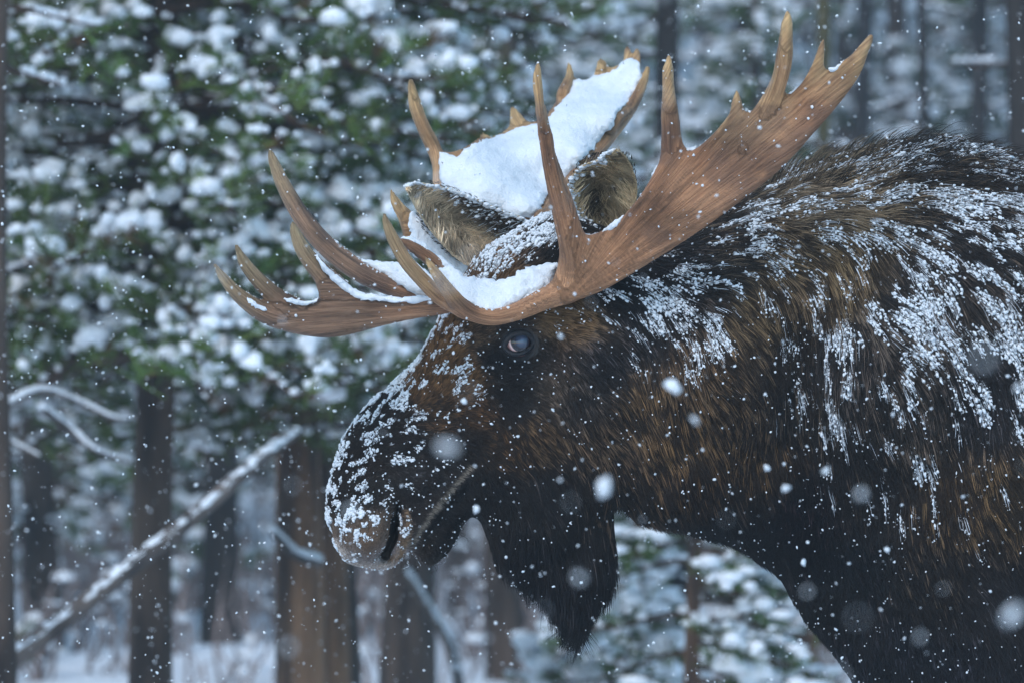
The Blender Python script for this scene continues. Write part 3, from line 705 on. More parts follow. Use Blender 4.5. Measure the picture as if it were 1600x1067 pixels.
BROW = [(351,436),(377,460),(403,478),(420,484),(430,470),(449,467),(480,473),(498,466),(496,440),(522,428),(547,454),(589,467),(635,470),(690,462),(730,478),(700,490),(650,498),(599,509),(547,523),(506,528),(455,520),(403,500),(367,466)]
BY_ = [(351,436,-.19),(420,490,-.17),(498,470,-.15),(500,520,-.18),(600,490,-.15),(700,475,-.17)]
V1, Q1 = antler_mesh([(PALM, PY_, .0125, .006), (BROW, BY_, .015, .008)], TUBES, None, -.49, .58, 1.48, 2.04, -.5, .03)
tipsN = [(839,98,-.34),(1046,86,-.36),(1151,139,-.37),(1231,17,-.43),(1287,58,-.43),(1362,55,-.43),(664,402,-.265),(600,334,-.235),(421,233,-.02),(457,347,-.17),(369,383,-.2),(335,413,-.2)]
c1, g1 = antler_color(V1, (.365,.180,.090), (.64,.41,.19), (.16,.085,.052), tipsN, (885, 470, -.15), 50, tubes=TUBES)
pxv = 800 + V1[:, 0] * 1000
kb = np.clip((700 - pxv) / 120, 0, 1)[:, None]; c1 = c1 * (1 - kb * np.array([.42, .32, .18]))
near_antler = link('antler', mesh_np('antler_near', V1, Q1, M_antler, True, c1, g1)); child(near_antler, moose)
near_antler['label'] = 'nearer antler with broad brown palm sweeping up to the right'

# far antler
FPALM = [(640,128),(643,165),(656,206),(671,237),(678,262),(681,290),(700,310),(740,330),(785,345),(820,352),(838,338),(860,315),(887,286),(926,252),(955,213),(985,178),(1004,145),(1014,112),(1011,104),(1003,118),(1001,104),(1001,86),(995,79),(990,92),(985,80),(979,75),(974,86),(972,98),
 (953,106),(945,97),(937,96),(929,117),(914,124),(899,122),(893,108),(888,100),(884,122),(872,148),(856,177),(836,190),(821,188),(808,175),(800,170),(799,180),(795,198),(779,209),(762,214),(754,209),(748,213),(728,229),(707,237),(690,237),(683,227),(666,191),(653,149),(645,128)]
FY_ = [(642,130,.30),(680,240,.33),(690,290,.28),(760,320,.24),(830,340,.22),(800,175,.55),(860,260,.40),(888,100,.64),(940,100,.68),(985,80,.70),(1012,105,.62),(950,210,.46),(900,260,.36)]
FT = [
 [(641,130,.30,3),(648,165,.305,9),(662,200,.31,11),(678,232,.32,11.5),(684,262,.30,8),(684,295,.27,7)],
 [(850,345,.20,13),(880,300,.30,12),(930,240,.42,12),(980,178,.54,10),(1003,135,.60,8),(1012,108,.62,4)],
 [(889,101,.63,3),(890,120,.62,7),(880,145,.58,10)],[(938,96,.68,3),(940,110,.67,8)],[(980,74,.70,3.5),(982,90,.70,6)],[(996,79,.69,3.5),(996,98,.68,6)],[(801,170,.55,2.5),(806,184,.54,7),(812,196,.53,9)],[(755,209,.47,3),(757,218,.46,7)],
 [(850,345,.20,18),(860,380,.13,22),(868,410,.08,24)],
 # brow branch of the far antler
 [(609,295,.10,2.5),(618,316,.10,8),(630,336,.105,10.5),(638,358,.11,10),(640,384,.10,8)],
 [(640,380,.10,9),(680,408,.10,11),(730,432,.10,14),(790,430,.10,20),(850,400,.10,24)],
]
FB = [(628,330),(650,335),(690,365),(735,408),(770,430),(740,445),(700,425),(660,395),(634,372)]
V2, Q2 = antler_mesh([(FPALM, FY_, .012, .006), (FB, [(630,340,.1),(760,430,.1)], .010, .008)], FT, None, -.22, .26, 1.55, 2.02, .02, .80, .0042, .006)
tipsF = [(641,130,.30),(800,170,.55),(888,100,.64),(938,95,.68),(980,74,.70),(996,79,.70),(1012,105,.62),(609,295,.1),(755,209,.47)]
c2, g2_ = antler_color(V2, (.40,.225,.11), (.62,.42,.20), (.24,.13,.08), tipsF, (855, 370, .15), 70, .07, tubes=FT)
far_antler = link('antler', mesh_np('antler_far', V2, Q2, M_antler, True, c2, g2_)); child(far_antler, moose)
far_antler['label'] = 'farther antler with its palm filled with snow'

# ---- snow lying in the antlers: thick pads with ragged rims
def pad(name, poly_px, yc, R, thick, lift_, parent, h=.004, seed=0, nz=.016):
    cw = [(*[Wp(a, b, c)[i] * 1000 for i in (0, 2)], c) for a, b, c in yc]
    yv = [idw(np.array([a]), np.array([b]), yc, 1.8, 30)[0, 0] for a, b in poly_px]
    pw = smooth_closed(np.array([(Wp(a, b, c).x, Wp(a, b, c).z) for (a, b), c in zip(poly_px, yv)]), 4)
    lo, hi = pw.min(0) - .03, pw.max(0) + .03
    ysr = [c[2] for c in yc]
    xs_, zs_ = np.arange(lo[0], hi[0], h), np.arange(lo[1], hi[1], h); ys_ = np.arange(-thick - .03, thick + .03, .004)
    X2, Z2 = np.meshgrid(xs_, zs_, indexing='ij')
    ysh = idw(X2 * 1000, Z2 * 1000, cw, 1.8, 30)[..., 0]
    d = poly_sd(X2, Z2, pw)
    P3 = np.stack([X2, ysh, Z2], -1)
    d = d + (fbm(P3, 55, seed + 1) - .5) * nz + (fbm(P3, 160, seed + 2, 2) - .5) * nz * .6
    u = np.clip(d / R, -2, 1); th = thick * .8 * (.75 + .5 * fbm(P3, 16, seed + 4, 3)) + (fbm(P3, 120, seed + 6, 2) - .5) * .0035
    T2 = th ** 2 * (1 - (1 - u) ** 2)
    F = (T2[:, None, :] - ys_[None, :, None] ** 2) / (2 * thick)
    Vv, Qq = surface_nets(F, xs_, ys_, zs_); Vv = relax(Vv, Qq, 1)
    i = np.clip(((Vv[:, 0] - xs_[0]) / h).round().astype(int), 0, len(xs_) - 1); j = np.clip(((Vv[:, 2] - zs_[0]) / h).round().astype(int), 0, len(zs_) - 1)
    # sheet depth by bilinear lookup
    fx = np.clip((Vv[:, 0] - xs_[0]) / h, 0, len(xs_) - 1.001); fz = np.clip((Vv[:, 2] - zs_[0]) / h, 0, len(zs_) - 1.001)
    i = fx.astype(int); j = fz.astype(int); a = fx - i; b = fz - j
    sy = ysh[i, j] * (1 - a) * (1 - b) + ysh[i + 1, j] * a * (1 - b) + ysh[i, j + 1] * (1 - a) * b + ysh[i + 1, j + 1] * a * b
    Vv[:, 1] += sy + lift_
    Vv += (np.stack([noise3(Vv, 300, seed + 11 + k) for k in range(3)], 1) - .5) * .0032 + (np.stack([noise3(Vv, 140, seed + 21 + k) for k in range(3)], 1) - .5) * .0035
    o = link(name, mesh_np(name, Vv, Qq, M_snow, True)); child(o, moose); o.parent = parent
    o.location = (0, 0, 0); tag(o, kind='stuff'); return o
def far_shift(yc, k): return [(a, b, c + k) for a, b, c in yc]
pad('snow', [(686,242),(705,243),(728,235),(755,218),(785,212),(805,200),(836,194),(860,180),(882,152),(892,130),(915,128),(935,120),(955,110),(975,96),(990,94),(1000,108),(1005,122),(996,146),(978,165),(952,200),(922,240),(886,277),(856,308),(830,342),(785,340),(740,325),(700,305),(687,285)], FY_, .02, .022, -.016, far_antler, seed=1)
pad('snow', [(640,336),(655,342),(690,372),(728,408),(760,428),(740,440),(705,425),(668,398),(642,372)], [(630,340,.09),(700,400,.09),(760,430,.08)], .016, .018, -.012, far_antler, seed=5)
# bowl in front of the brow
pad('snow', [(684,418),(697,414),(717,427),(735,434),(757,437),(780,438),(796,432),(810,420),(826,414),(846,415),(870,413),(868,428),(861,444),(845,462),(815,476),(790,490),(768,495),(748,491),(720,478),(703,458),(690,436)],
    [(690,425,-.13),(760,440,-.12),(860,418,-.11),(800,480,-.165),(760,492,-.185),(715,475,-.19),(850,450,-.145)], .02, .022, -.004, near_antler, seed=9)
pad('snow', [(625,374),(640,370),(660,380),(685,398),(705,415),(690,425),(668,412),(645,398)], [(630,375,-.115),(700,415,-.10)], .012, .012, -.002, near_antler, seed=13, nz=.006)
pad('snow', [(637,400),(648,408),(668,424),(684,440),(690,460),(676,452),(655,430)], [(640,400,-.15),(690,450,-.17)], .010, .010, 0, near_antler, seed=15, nz=.005)
pad('snow', [(560,403),(590,408),(622,410),(648,428),(672,448),(690,462),(660,466),(640,455),(612,440),(585,424)], [(560,405,-.075),(690,460,-.13)], .013, .013, -.012, near_antler, seed=17, nz=.008)
pad('snow', [(490,393),(510,412),(535,436),(562,455),(600,462),(640,464),(690,462),(695,470),(640,474),(596,472),(555,466),(520,440),(500,416)], [(490,400,-.165),(560,460,-.155),(690,468,-.165)], .006, .008, -.010, near_antler, seed=19, nz=.005)
pad('snow', [(436,460),(455,466),(480,470),(497,464),(500,470),(480,477),(450,473)], [(436,460,-.18),(500,468,-.16)], .006, .008, -.008, near_antler, seed=21, nz=.004)
pad('snow', [(388,464),(402,472),(418,482),(416,487),(400,482),(386,471)], [(390,466,-.19),(418,484,-.18)], .005, .006, -.006, near_antler, seed=23, nz=.003)
pad('snow', [(912,364),(925,366),(945,357),(960,346),(975,334),(978,340),(962,354),(945,366),(925,373)], [(912,365,-.2),(975,336,-.235)], .005, .007, .004, near_antler, seed=25, nz=.004)
pad('snow', [(1016,276),(1024,258),(1028,262),(1020,282)], [(1016,276,-.28),(1028,260,-.29)], .003, .005, .004, near_antler, seed=27, nz=.003)
pad('snow', [(1066,230),(1078,230),(1090,228),(1089,234),(1077,239)], [(1066,230,-.30),(1090,228,-.31)], .004, .007, .002, near_antler, seed=28, nz=.003)
pad('snow', [(1227,144),(1238,140),(1250,130),(1250,135),(1238,149)], [(1227,144,-.38),(1250,130,-.39)], .004, .007, .002, near_antler, seed=29, nz=.003)
pad('snow', [(1293,106),(1304,104),(1318,94),(1320,99),(1306,110),(1297,113)], [(1293,106,-.42),(1320,96,-.42)], .004, .007, .002, near_antler, seed=31, nz=.003)
# flakes sticking to the near antler
vn1 = vnormals(V1, Q1)
ids = np.nonzero((vn1[:, 1] < -.2) | (vn1[:, 2] > .6))[0]; ids = RNG.choice(ids, 130, replace=False)
upm = np.nonzero(vn1[:, 2] > .75)[0]; ids = np.concatenate([ids, RNG.choice(upm, 350, replace=False)])
sz = .0009 + .0020 * RNG.random(len(ids)) ** 3
e3 = np.eye(3)
bv, bf = blobs('f', V1[ids], e3[0] * sz[:, None], e3[1] * sz[:, None], e3[2] * sz[:, None], .4, False, 8)
o = link('snow_specks', mesh_np('antler_specks', bv, bf, M_snow, True)); o.parent = near_antler; tag(o, kind='stuff')

# ------------------------------------------------------------------ ears
def make_ear(A, B, y0, y1, cup, cin, cback, label, flip=1, seed=0, dark=None, dsnow=1.0):
    """A, B: matching px rows along the two edges, base to tip; a cupped blade open to -y"""
    n = 36; m = 20
    A = smooth_open(A, 8); B = smooth_open(B, 8)
    ta = np.linspace(0, 1, len(A)); tb = np.linspace(0, 1, len(B)); tt = np.linspace(0, 1, n)
    A = np.stack([np.interp(tt, ta, A[:, k]) for k in (0, 1)], 1); B = np.stack([np.interp(tt, tb, B[:, k]) for k in (0, 1)], 1)
    Vf = []; Vb = []; uv = []
    for i in range(n):
        t = tt[i]; yb = y0 + (y1 - y0) * t; cp = cup * math.sin(math.pi * min(1, .25 + t * .75)) ** .8
        for j in range(m):
            v = j / (m - 1) * 2 - 1; q = A[i] * (1 - v) / 2 + B[i] * (1 + v) / 2
            yy = yb + cp * (1 - abs(v) ** 2.2)
            Vf.append(Wp(q[0], q[1], yy)); Vb.append(Wp(q[0], q[1], yy + .007 + .006 * (1 - v * v))); uv.append((t, v))
    Vf = np.array(Vf); Vb = np.array(Vb); uv = np.array(uv)
    f = lambda i, j: i * m + j
    Qf = np.array([(f(i, j), f(i, j + 1), f(i + 1, j + 1), f(i + 1, j)) for i in range(n - 1) for j in range(m - 1)])
    Qb = Qf[:, ::-1] + n * m
    rim = [(f(0, j)) for j in range(m)] + [f(i, m - 1) for i in range(1, n)] + [f(n - 1, j) for j in range(m - 2, -1, -1)] + [f(i, 0) for i in range(n - 2, 0, -1)]
    Qr = np.array([(rim[k], rim[k] + n * m, rim[(k + 1) % len(rim)] + n * m, rim[(k + 1) % len(rim)]) for k in range(len(rim))])
    VV = np.vstack([Vf, Vb]); QQ = np.vstack([Qf, Qb, Qr])
    vn = vnormals(VV, QQ)
    if (vn[:n * m, 1]).mean() > 0: QQ = QQ[:, ::-1]; vn = -vn
    col = np.vstack([np.tile(cin, (n * m, 1)), np.tile(cback, (n * m, 1))]) * .5
    ear = link('ear', mesh_np('ear', VV, QQ, M_skin, True, col)); child(ear, moose); ear['label'] = label
    # fur: long pale hair inside, short dark outside, fringe on the rim
    r = np.random.default_rng(seed); NF = 9000
    pick = r.random(NF); R0 = np.zeros((NF, 3)); n0 = np.zeros((NF, 3)); tg_ = np.zeros((NF, 3)); L = np.zeros(NF); cc = np.zeros((NF, 3)); lf = np.zeros(NF)
    ti_ = r.random(NF) ** 1.0 * (n - 1.01); vj = r.random(NF)
    rimk = pick < .25; vj[rimk] = np.where(r.random(rimk.sum()) < .5, r.random(rimk.sum()) * .05, 1 - r.random(rimk.sum()) * .05)
    tj = vj * (m - 1.01); i0 = ti_.astype(int); j0 = tj.astype(int); a = (ti_ - i0)[:, None]; b = (tj - j0)[:, None]
    G_ = VV[:n * m].reshape(n, m, 3); NN_ = vn[:n * m].reshape(n, m, 3)
    R0 = G_[i0, j0] * (1 - a) * (1 - b) + G_[i0 + 1, j0] * a * (1 - b) + G_[i0, j0 + 1] * (1 - a) * b + G_[i0 + 1, j0 + 1] * a * b
    n0 = norm(NN_[i0, j0])
    along = norm(G_[np.minimum(i0 + 1, n - 1), j0] - G_[i0, j0]); acr = norm(G_[i0, np.minimum(j0 + 1, m - 1)] - G_[i0, j0])
    v = vj * 2 - 1; t = ti_ / (n - 1)
    tg_ = norm(along * .75 - acr * (v * .8)[:, None] + r.normal(0, .22, (NF, 3)))
    back = pick > .80
    R0[back] += n0[back] * -.014; n0[back] *= -1; tg_[back] = norm(along[back])
    tg_[rimk] = norm(along[rimk] * 1.0 + acr[rimk] * (np.sign(v[rimk]) * .35)[:, None] + r.normal(0, .12, (rimk.sum(), 3)))
    L = np.where(back | rimk, .0065, .014 + .022 * (1 - t)) * (.6 + .7 * r.random(NF)); L = np.where(t > .8, L * .55, L)
    lf = np.where(back | rimk, .25, .35)
    cl = noise3(R0, 55, seed + 2)
    cc = np.array(cin) * (.15 + 1.5 * cl[:, None] ** 1.4) * (.75 + .5 * r.random((NF, 1)))
    if dark is not None:
        dk = np.clip(dark(800 + R0[:, 0] * 1000 * 8 / (8 + R0[:, 1]), 533.5 - (R0[:, 2] - CAMZ) * 1000 * 8 / (8 + R0[:, 1])), 0, 1)[:, None]
        cc = cc * (1 - dk) + np.array(cback) * (.6 + .8 * r.random((NF, 1))) * dk
    else: dk = np.zeros((NF, 1))
    cc[back] = np.array(cback) * (.6 + .8 * r.random((back.sum(), 1)))
    cc[rimk] = np.array(cin) * .8 * (.6 + .7 * r.random((rimk.sum(), 1)))
    PP = strands(R0, n0, tg_, L, lf, np.full(NF, .05))
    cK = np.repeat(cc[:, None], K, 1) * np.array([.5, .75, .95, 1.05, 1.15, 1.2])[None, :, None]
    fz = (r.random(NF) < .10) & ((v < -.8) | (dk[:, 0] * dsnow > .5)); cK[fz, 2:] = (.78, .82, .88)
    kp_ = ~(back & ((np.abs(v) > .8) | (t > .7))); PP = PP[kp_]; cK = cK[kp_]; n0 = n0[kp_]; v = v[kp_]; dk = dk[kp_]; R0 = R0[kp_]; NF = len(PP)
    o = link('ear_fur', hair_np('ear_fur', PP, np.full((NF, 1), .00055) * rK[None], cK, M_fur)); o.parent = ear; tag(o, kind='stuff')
    # snow crumbs along the upper rim and over the dark back
    pr = np.where(v < -.9, .35, 0) + dsnow * (dk[:, 0] > .4) * .35 * (noise3(R0, 70, seed + 5) > .38)
    ids = np.nonzero(r.random(NF) < pr * .5)[0]; s_ = .0012 + .0028 * r.random(len(ids)) ** 2
    bv, bf = blobs('e', PP[ids, 3] + n0[ids] * .001, e3[0] * (s_ * 1.4)[:, None], e3[1] * s_[:, None], e3[2] * (s_ * .8)[:, None], .4, False, seed)
    o = link('snow_crumbs', mesh_np('ear_snow', bv, bf, M_snow, True)); o.parent = ear; tag(o, kind='stuff')
    return ear
dk1 = lambda x, y: np.clip(((x - 735) + (345 - y) * 1.3 - 22) / 14, 0, 1) * np.clip((x - 690) / 20, 0, 1)
make_ear([(855,372),(825,345),(790,331),(755,316),(720,301),(690,292),(662,287),(645,287),(637,292)], [(800,420),(770,424),(735,418),(710,402),(692,384),(672,360),(655,335),(642,312),(636,298)],
         .06, -.02, .05, (.90,.70,.48), (.07,.052,.036), 'farther ear lying out to the left, pale hair inside', seed=61, dark=dk1)
dk2 = lambda x, y: np.exp(-(((x - 925) / 17) ** 2 + ((y - 322) / 36) ** 2)) * 1.15
make_ear([(925,372),(906,350),(893,322),(888,296),(896,272),(912,258),(930,252),(944,244),(960,236)], [(965,372),(978,346),(990,325),(996,302),(993,278),(985,256),(976,243),(968,237),(962,235)],
         -.02, -.09, .055, (.75,.56,.34), (.05,.036,.022), 'nearer ear standing up behind the antler, opening to the front', seed=71, dark=dk2, dsnow=0.0)
# ================================================================== SETTING
def hill_z(x, y):
    r = np.clip((y - 26) / 70, 0, 2)
    h = 13 * r ** 1.25 + .35 * (noise3(np.stack([x, y, x * 0], -1), .12, 5) - .5) + .28 * (noise3(np.stack([x, y * .6, x * 0], -1), 1.1, 8) - .5) * np.clip((y - 6) / 8, 0, 1) + .12 * (noise3(np.stack([x, y, x * 0], -1), .6, 6) - .5) * np.clip((y - 3) / 8, 0.15, 1)
    return h
gx = np.concatenate([np.linspace(-130, -14, 40), np.linspace(-13, 13, 90), np.linspace(14, 130, 40)])
HAZE = .0048
gy = np.concatenate([np.linspace(-40, -2, 20), np.linspace(-1, 45, 120), np.linspace(46.5, 115, 60)])
GX, GY = np.meshgrid(gx, gy, indexing='ij'); GZ = hill_z(GX, GY)
n1_, n2_ = GX.shape
gi_ = np.arange(n1_ * n2_).reshape(n1_, n2_)
GQ = np.stack([gi_[:-1, :-1], gi_[1:, :-1], gi_[1:, 1:], gi_[:-1, 1:]], -1).reshape(-1, 4)
M_ground = noise_mat('snow_ground', (.70, .72, .76), (.84, .86, .90), .9, .85, .5, 14, bdist=.05, spec=.2)
o = link('ground', mesh_np('ground', np.stack([GX, GY, GZ], -1).reshape(-1, 3), GQ, M_ground)); tag(o, kind='structure')
def gz(x, y): return float(hill_z(np.array([float(x)]), np.array([float(y)]))[0])

M_bark_dark = noise_mat('bark_dark', (.020, .015, .013), (.105, .072, .055), 9, .9, .8, 30, stretch=(1, 1, .22), bdist=.02)
M_bark_black = noise_mat('bark_black', (.010, .009, .009), (.045, .036, .032), 9, .9, .8, 30, stretch=(1, 1, .22), bdist=.02)
M_bark_orange = noise_mat('bark_orange', (.045, .030, .024), (.30, .165, .095), 7, .9, .8, 26, stretch=(1.6, 1.6, .16), bdist=.02, lo=.38, hi=.62)
M_bark_grey = noise_mat('bark_grey', (.045, .038, .036), (.15, .12, .105), 9, .9, .8, 26, stretch=(1, 1, .22), bdist=.02)
M_twig = noise_mat('twig_bark', (.035, .022, .015), (.10, .06, .04), 20, .9, .4)
M_needle = attr_mat('needles', .55, .3)
def tube(pts, rad, m=8, seed=0, rough=0.0, cap=True):
    pts = np.asarray(pts, float); n = len(pts); r = np.random.default_rng(seed)
    T = np.gradient(pts, axis=0); T = norm(T)
    ref = np.where(np.abs(T[:, 2:3]) > .9, np.array([[1., 0, 0]]), np.array([[0, 0, 1.]]))
    A = norm(np.cross(T, ref)); B = np.cross(T, A)
    q = np.arange(m) * 2 * math.pi / m
    rr = np.asarray(rad, float)[:, None] * (1 + rough * (r.random((n, m)) - .5))
    Vv = pts[:, None] + (A[:, None] * np.cos(q)[None, :, None] + B[:, None] * np.sin(q)[None, :, None]) * rr[..., None]
    F = np.array([(i * m + j, i * m + (j + 1) % m, (i + 1) * m + (j + 1) % m, (i + 1) * m + j) for i in range(n - 1) for j in range(m)])
    return Vv.reshape(-1, 3), F
class Acc:
    def __init__(s): s.V = []; s.F = []; s.C = []; s.n = 0
    def add(s, V, F, C=None):
        s.V.append(V); s.F.append(F + s.n); s.n += len(V)
        if C is not None: s.C.append(C)
    def obj(s, name, mat, parent, smooth=True):
        if not s.V: return None
        by = {}
        for f in s.F: by.setdefault(f.shape[1], []).append(f)
        me = mesh_np(name, np.vstack(s.V), [np.vstack(v) for v in by.values()], mat, smooth, np.vstack(s.C) if s.C else None)
        o = link(name, me); o.parent = parent; return o
def trunk_mesh(h, r0, r1, lean=(0, 0), seed=0, wob=.02, m=14):
    n = 26; z = np.linspace(-.3, h, n); r = np.random.default_rng(seed)
    ph = r.random(4) * 6
    x = lean[0] * z + wob * np.sin(z * .9 + ph[0]) + wob * .4 * np.sin(z * 2.7 + ph[1]); y = lean[1] * z + wob * np.sin(z * .8 + ph[2])
    t = np.clip(z / h, 0, 1); rad = r0 + (r1 - r0) * t; rad = rad * (1 + .35 * np.exp(-np.maximum(z, 0) * 3))
    return np.stack([x, y, z], 1), rad
def snow_blobs(acc, cen, su, sv, sw, seed, rough=.22):
    e = np.eye(3); n = len(cen); r = np.random.default_rng(seed); a = r.random(n) * 6.28
    U = np.stack([np.cos(a), np.sin(a), np.zeros(n)], 1); W = np.stack([-np.sin(a), np.cos(a), np.zeros(n)], 1)
    V, F = blobs('b', cen, U * (su * (1 + .7 * r.random(n)))[:, None], W * (sv * .85)[:, None], np.tile(e[2], (n, 1)) * sw[:, None], rough, False, seed)
    acc.add(V, F)
def add_tufts(acc, cen, dirn, L, count, width, seed, green=(.085, .15, .035), brown=.08, spread=.9):
    r = np.random.default_rng(seed); n = len(cen); k = count
    D = norm(dirn[:, None, :] * 1.0 + r.normal(0, spread, (n, k, 3)) * .75 + np.array([0, 0, .1]))
    ln = L[:, None] * (.6 + .6 * r.random((n, k)))
    base_ = cen[:, None] - dirn[:, None] * (L[:, None] * r.random((n, k)) * .6)[..., None]
    tip = base_ + D * ln[..., None]
    side = norm(np.cross(D, r.normal(0, 1, (n, k, 3)))) * width / 2
    Vv = np.stack([base_ - side, base_ + side, tip + side * .5, tip - side * .5], 2).reshape(-1, 3)
    F = np.arange(n * k * 4).reshape(-1, 4)
    g = np.array(green) * (.5 + .9 * r.random((n, k, 1))) * (.6 + .8 * r.random((n, 1, 1))) * (1 + np.array([.35, .05, -.2]) * (r.random((n, 1, 1)) - .2))
    br = r.random((n, 1)) < brown
    g = np.where(br[..., None], np.array([.14, .065, .02]) * (.6 + .8 * r.random((n, k, 1))), g)
    acc.add(Vv, F, np.repeat(g[:, :, None, :], 4, 2).reshape(-1, 3))
def build_pine(name, label, cat, loc, h, r0, r1, z0, z1, nb, blen, mat, seed, tuftL=.06, ball=.032, needles=16, nw=.005, lean=(0, 0), droop=.25, azr=None, top=None, group=None, twigs=7, snowy=1.0, green=(.085, .15, .035), rise=.15, flat=.75, limbr=.012, bt=1.0, zpow=1.0):
    """pine with limbs, twigs, needle tufts and the snow they carry; every part in local coordinates"""
    r = np.random.default_rng(seed)
    root = empty(name, loc); tag(root, label, cat, group)
    pts, rad = trunk_mesh(h, r0, r1, lean, seed)
    A = Acc(); V, F = tube(pts, rad, 14, seed, .12); A.add(V, F); A.obj('trunk', mat, root)
    LB, ND, SN_ = Acc(), Acc(), Acc()
    tc, td, tl = [], [], []; sc_, ssu, ssw = [], [], []
    for b in range(nb):
        z = z0 + (z1 - z0) * ((b + r.random()) / nb) ** zpow
        fr = (z - z0) / max(z1 - z0, 1e-3)
        Lb = blen * (top(fr) if top else (1 - .6 * fr)) * (.7 + .5 * r.random())
        az = r.random() * 6.283 if azr is None else azr[0] + (azr[1] - azr[0]) * r.random()
        cx = np.interp(z, pts[:, 2], pts[:, 0]); cy = np.interp(z, pts[:, 2], pts[:, 1])
        d0 = np.array([math.cos(az), math.sin(az), rise * (r.random() + .2)])
        s_ = np.linspace(0, 1, 7)
        lp = np.array([cx, cy, z]) + d0 * (s_ * Lb)[:, None] + np.array([0, 0, -1]) * (droop * Lb * s_ ** 1.8)[:, None] + np.array([0, 0, 1]) * (.10 * Lb * np.clip(s_ - .7, 0, 1) ** 1.2)[:, None]
        lp += r.normal(0, .012, lp.shape) * s_[:, None]
        V, F = tube(lp, limbr * (1 - .75 * s_) * (Lb / .8) ** .5 + .002, 5, b); LB.add(V, F)
        # snow along the limb
        m = max(3, int(Lb / .045)); q = np.sort(r.random(m)) * .95 + .05
        c = np.stack([np.interp(q, s_, lp[:, k]) for k in range(3)], 1); c[:, 2] += .012
        kp = r.random(m) < .75 * snowy
        sc_.append(c[kp]); ssu.append(r.uniform(.5, 1.0, kp.sum()) * ball * .8); ssw.append(r.uniform(.3, .55, kp.sum()) * ball)
        for t in range(twigs):
            q0 = .25 + .75 * (t + r.random()) / twigs; q0 = min(q0, 1)
            p0 = np.array([np.interp(q0, s_, lp[:, k]) for k in range(3)])
            sg = 1 if t % 2 else -1; a2 = az + sg * (.5 + .6 * r.random()) * (1 if t < twigs - 1 else 0)
            tL_ = Lb * (.18 + .22 * r.random()) * (1.15 - .6 * q0)
            d1 = np.array([math.cos(a2), math.sin(a2), .1 + .35 * r.random()]); d1 /= np.linalg.norm(d1)
            p1 = p0 + d1 * tL_
            V, F = tube([p0, (p0 + p1) / 2 + (0, 0, -.01), p1], [.004, .003, .002], 4, b); LB.add(V, F)
            for qq in ((.4, .72, 1.0) if tL_ > .1 else (.6, 1.0)):
                p = p0 + (p1 - p0) * qq + r.normal(0, .01, 3)
                tc.append(p); td.append(d1 + r.normal(0, .25, 3) + (0, 0, .25)); tl.append(tuftL * (.7 + .6 * r.random()))
    tc, td, tl = np.array(tc), norm(np.array(td)), np.array(tl)
    add_tufts(ND, tc, td, tl, needles, nw, seed, green)
    sel = r.random(len(tc)) < .80 * snowy; n = sel.sum()
    big = (r.random(n) ** 2.0 * 1.0 + .42) * ball * bt
    sc_.append(tc[sel] + td[sel] * (tl[sel] * .35)[:, None] + np.array([0, 0, 1]) * (tl[sel] * .42)[:, None]); ssu.append(big); ssw.append(big * flat)
    for q_ in range(2):
        k2 = r.random(n) < .7; b2 = big[k2] * r.uniform(.45, .8, k2.sum()); sc_.append(sc_[-1 - q_][k2] + r.normal(0, 1, (k2.sum(), 3)) * (big[k2] * .8)[:, None] * (1, 1, .35)); ssu.append(b2); ssw.append(b2 * flat)
        sc_[-1][:, 2] -= big[k2] * .25
    sc_, ssu, ssw = np.vstack(sc_), np.concatenate(ssu), np.concatenate(ssw)
    snow_blobs(SN_, sc_, ssu, ssu * (.7 + .3 * r.random(len(ssu))), ssw, seed)
    for a_, nm, mt in ((LB, 'branches', M_twig), (ND, 'needles', M_needle), (SN_, 'snow', M_snow_far)):
        o = a_.obj(nm, mt, root); tag(o, kind='stuff')
    return root
def copy_tree(o, loc, rz, sc, label, parent=None):
    c = o.copy(); COL.objects.link(c)
    if parent: c.parent = parent
    else:
        c.location = loc; c.rotation_euler = (0, 0, rz); c.scale = (sc, sc, sc)
        if label: c['label'] = label
    for ch in list(o.children): copy_tree(ch, None, 0, 1, None, c)
    return c
def X(px, y): return (px - 800) / 1000 * (CAMD + y) / CAMD
def Zp(py, y): return CAMZ + (533.5 - py) / 1000 * (CAMD + y) / CAMD
def wpx(w, y): return w / 1000 * (CAMD + y) / CAMD      # width in photo px at that distance -> metres

def at(px, y): x = X(px, y); return (x, y, gz(x, y))
# main pine at the left
y = 7.0
build_pine('pine_tree', 'snow covered pine whose dark trunk and leafy boughs fill the upper left', 'tree', at(238, y), 7.5, wpx(35, y), .02, 1.54, 5.2, 330, 1.08, M_bark_dark, 101, top=lambda f: 1.0 if f < .35 else 1.4 - f, twigs=8, needles=18, ball=.0235, bt=1.15, zpow=1.7, green=(.095, .165, .036), snowy=1.0, flat=.85)
y = 9.0
build_pine('pine_tree', 'snow covered pine behind the tall far antler tine, boughs hanging right', 'tree', at(520, y), 8, wpx(34, y), .03, 1.5, 6.0, 200, .98, M_bark_dark, 103, top=lambda f: 1.0 if f < .35 else 1.4 - f, ball=.026, bt=1.2, zpow=1.6, green=(.09, .15, .036), snowy=.95, flat=.8, needles=20)
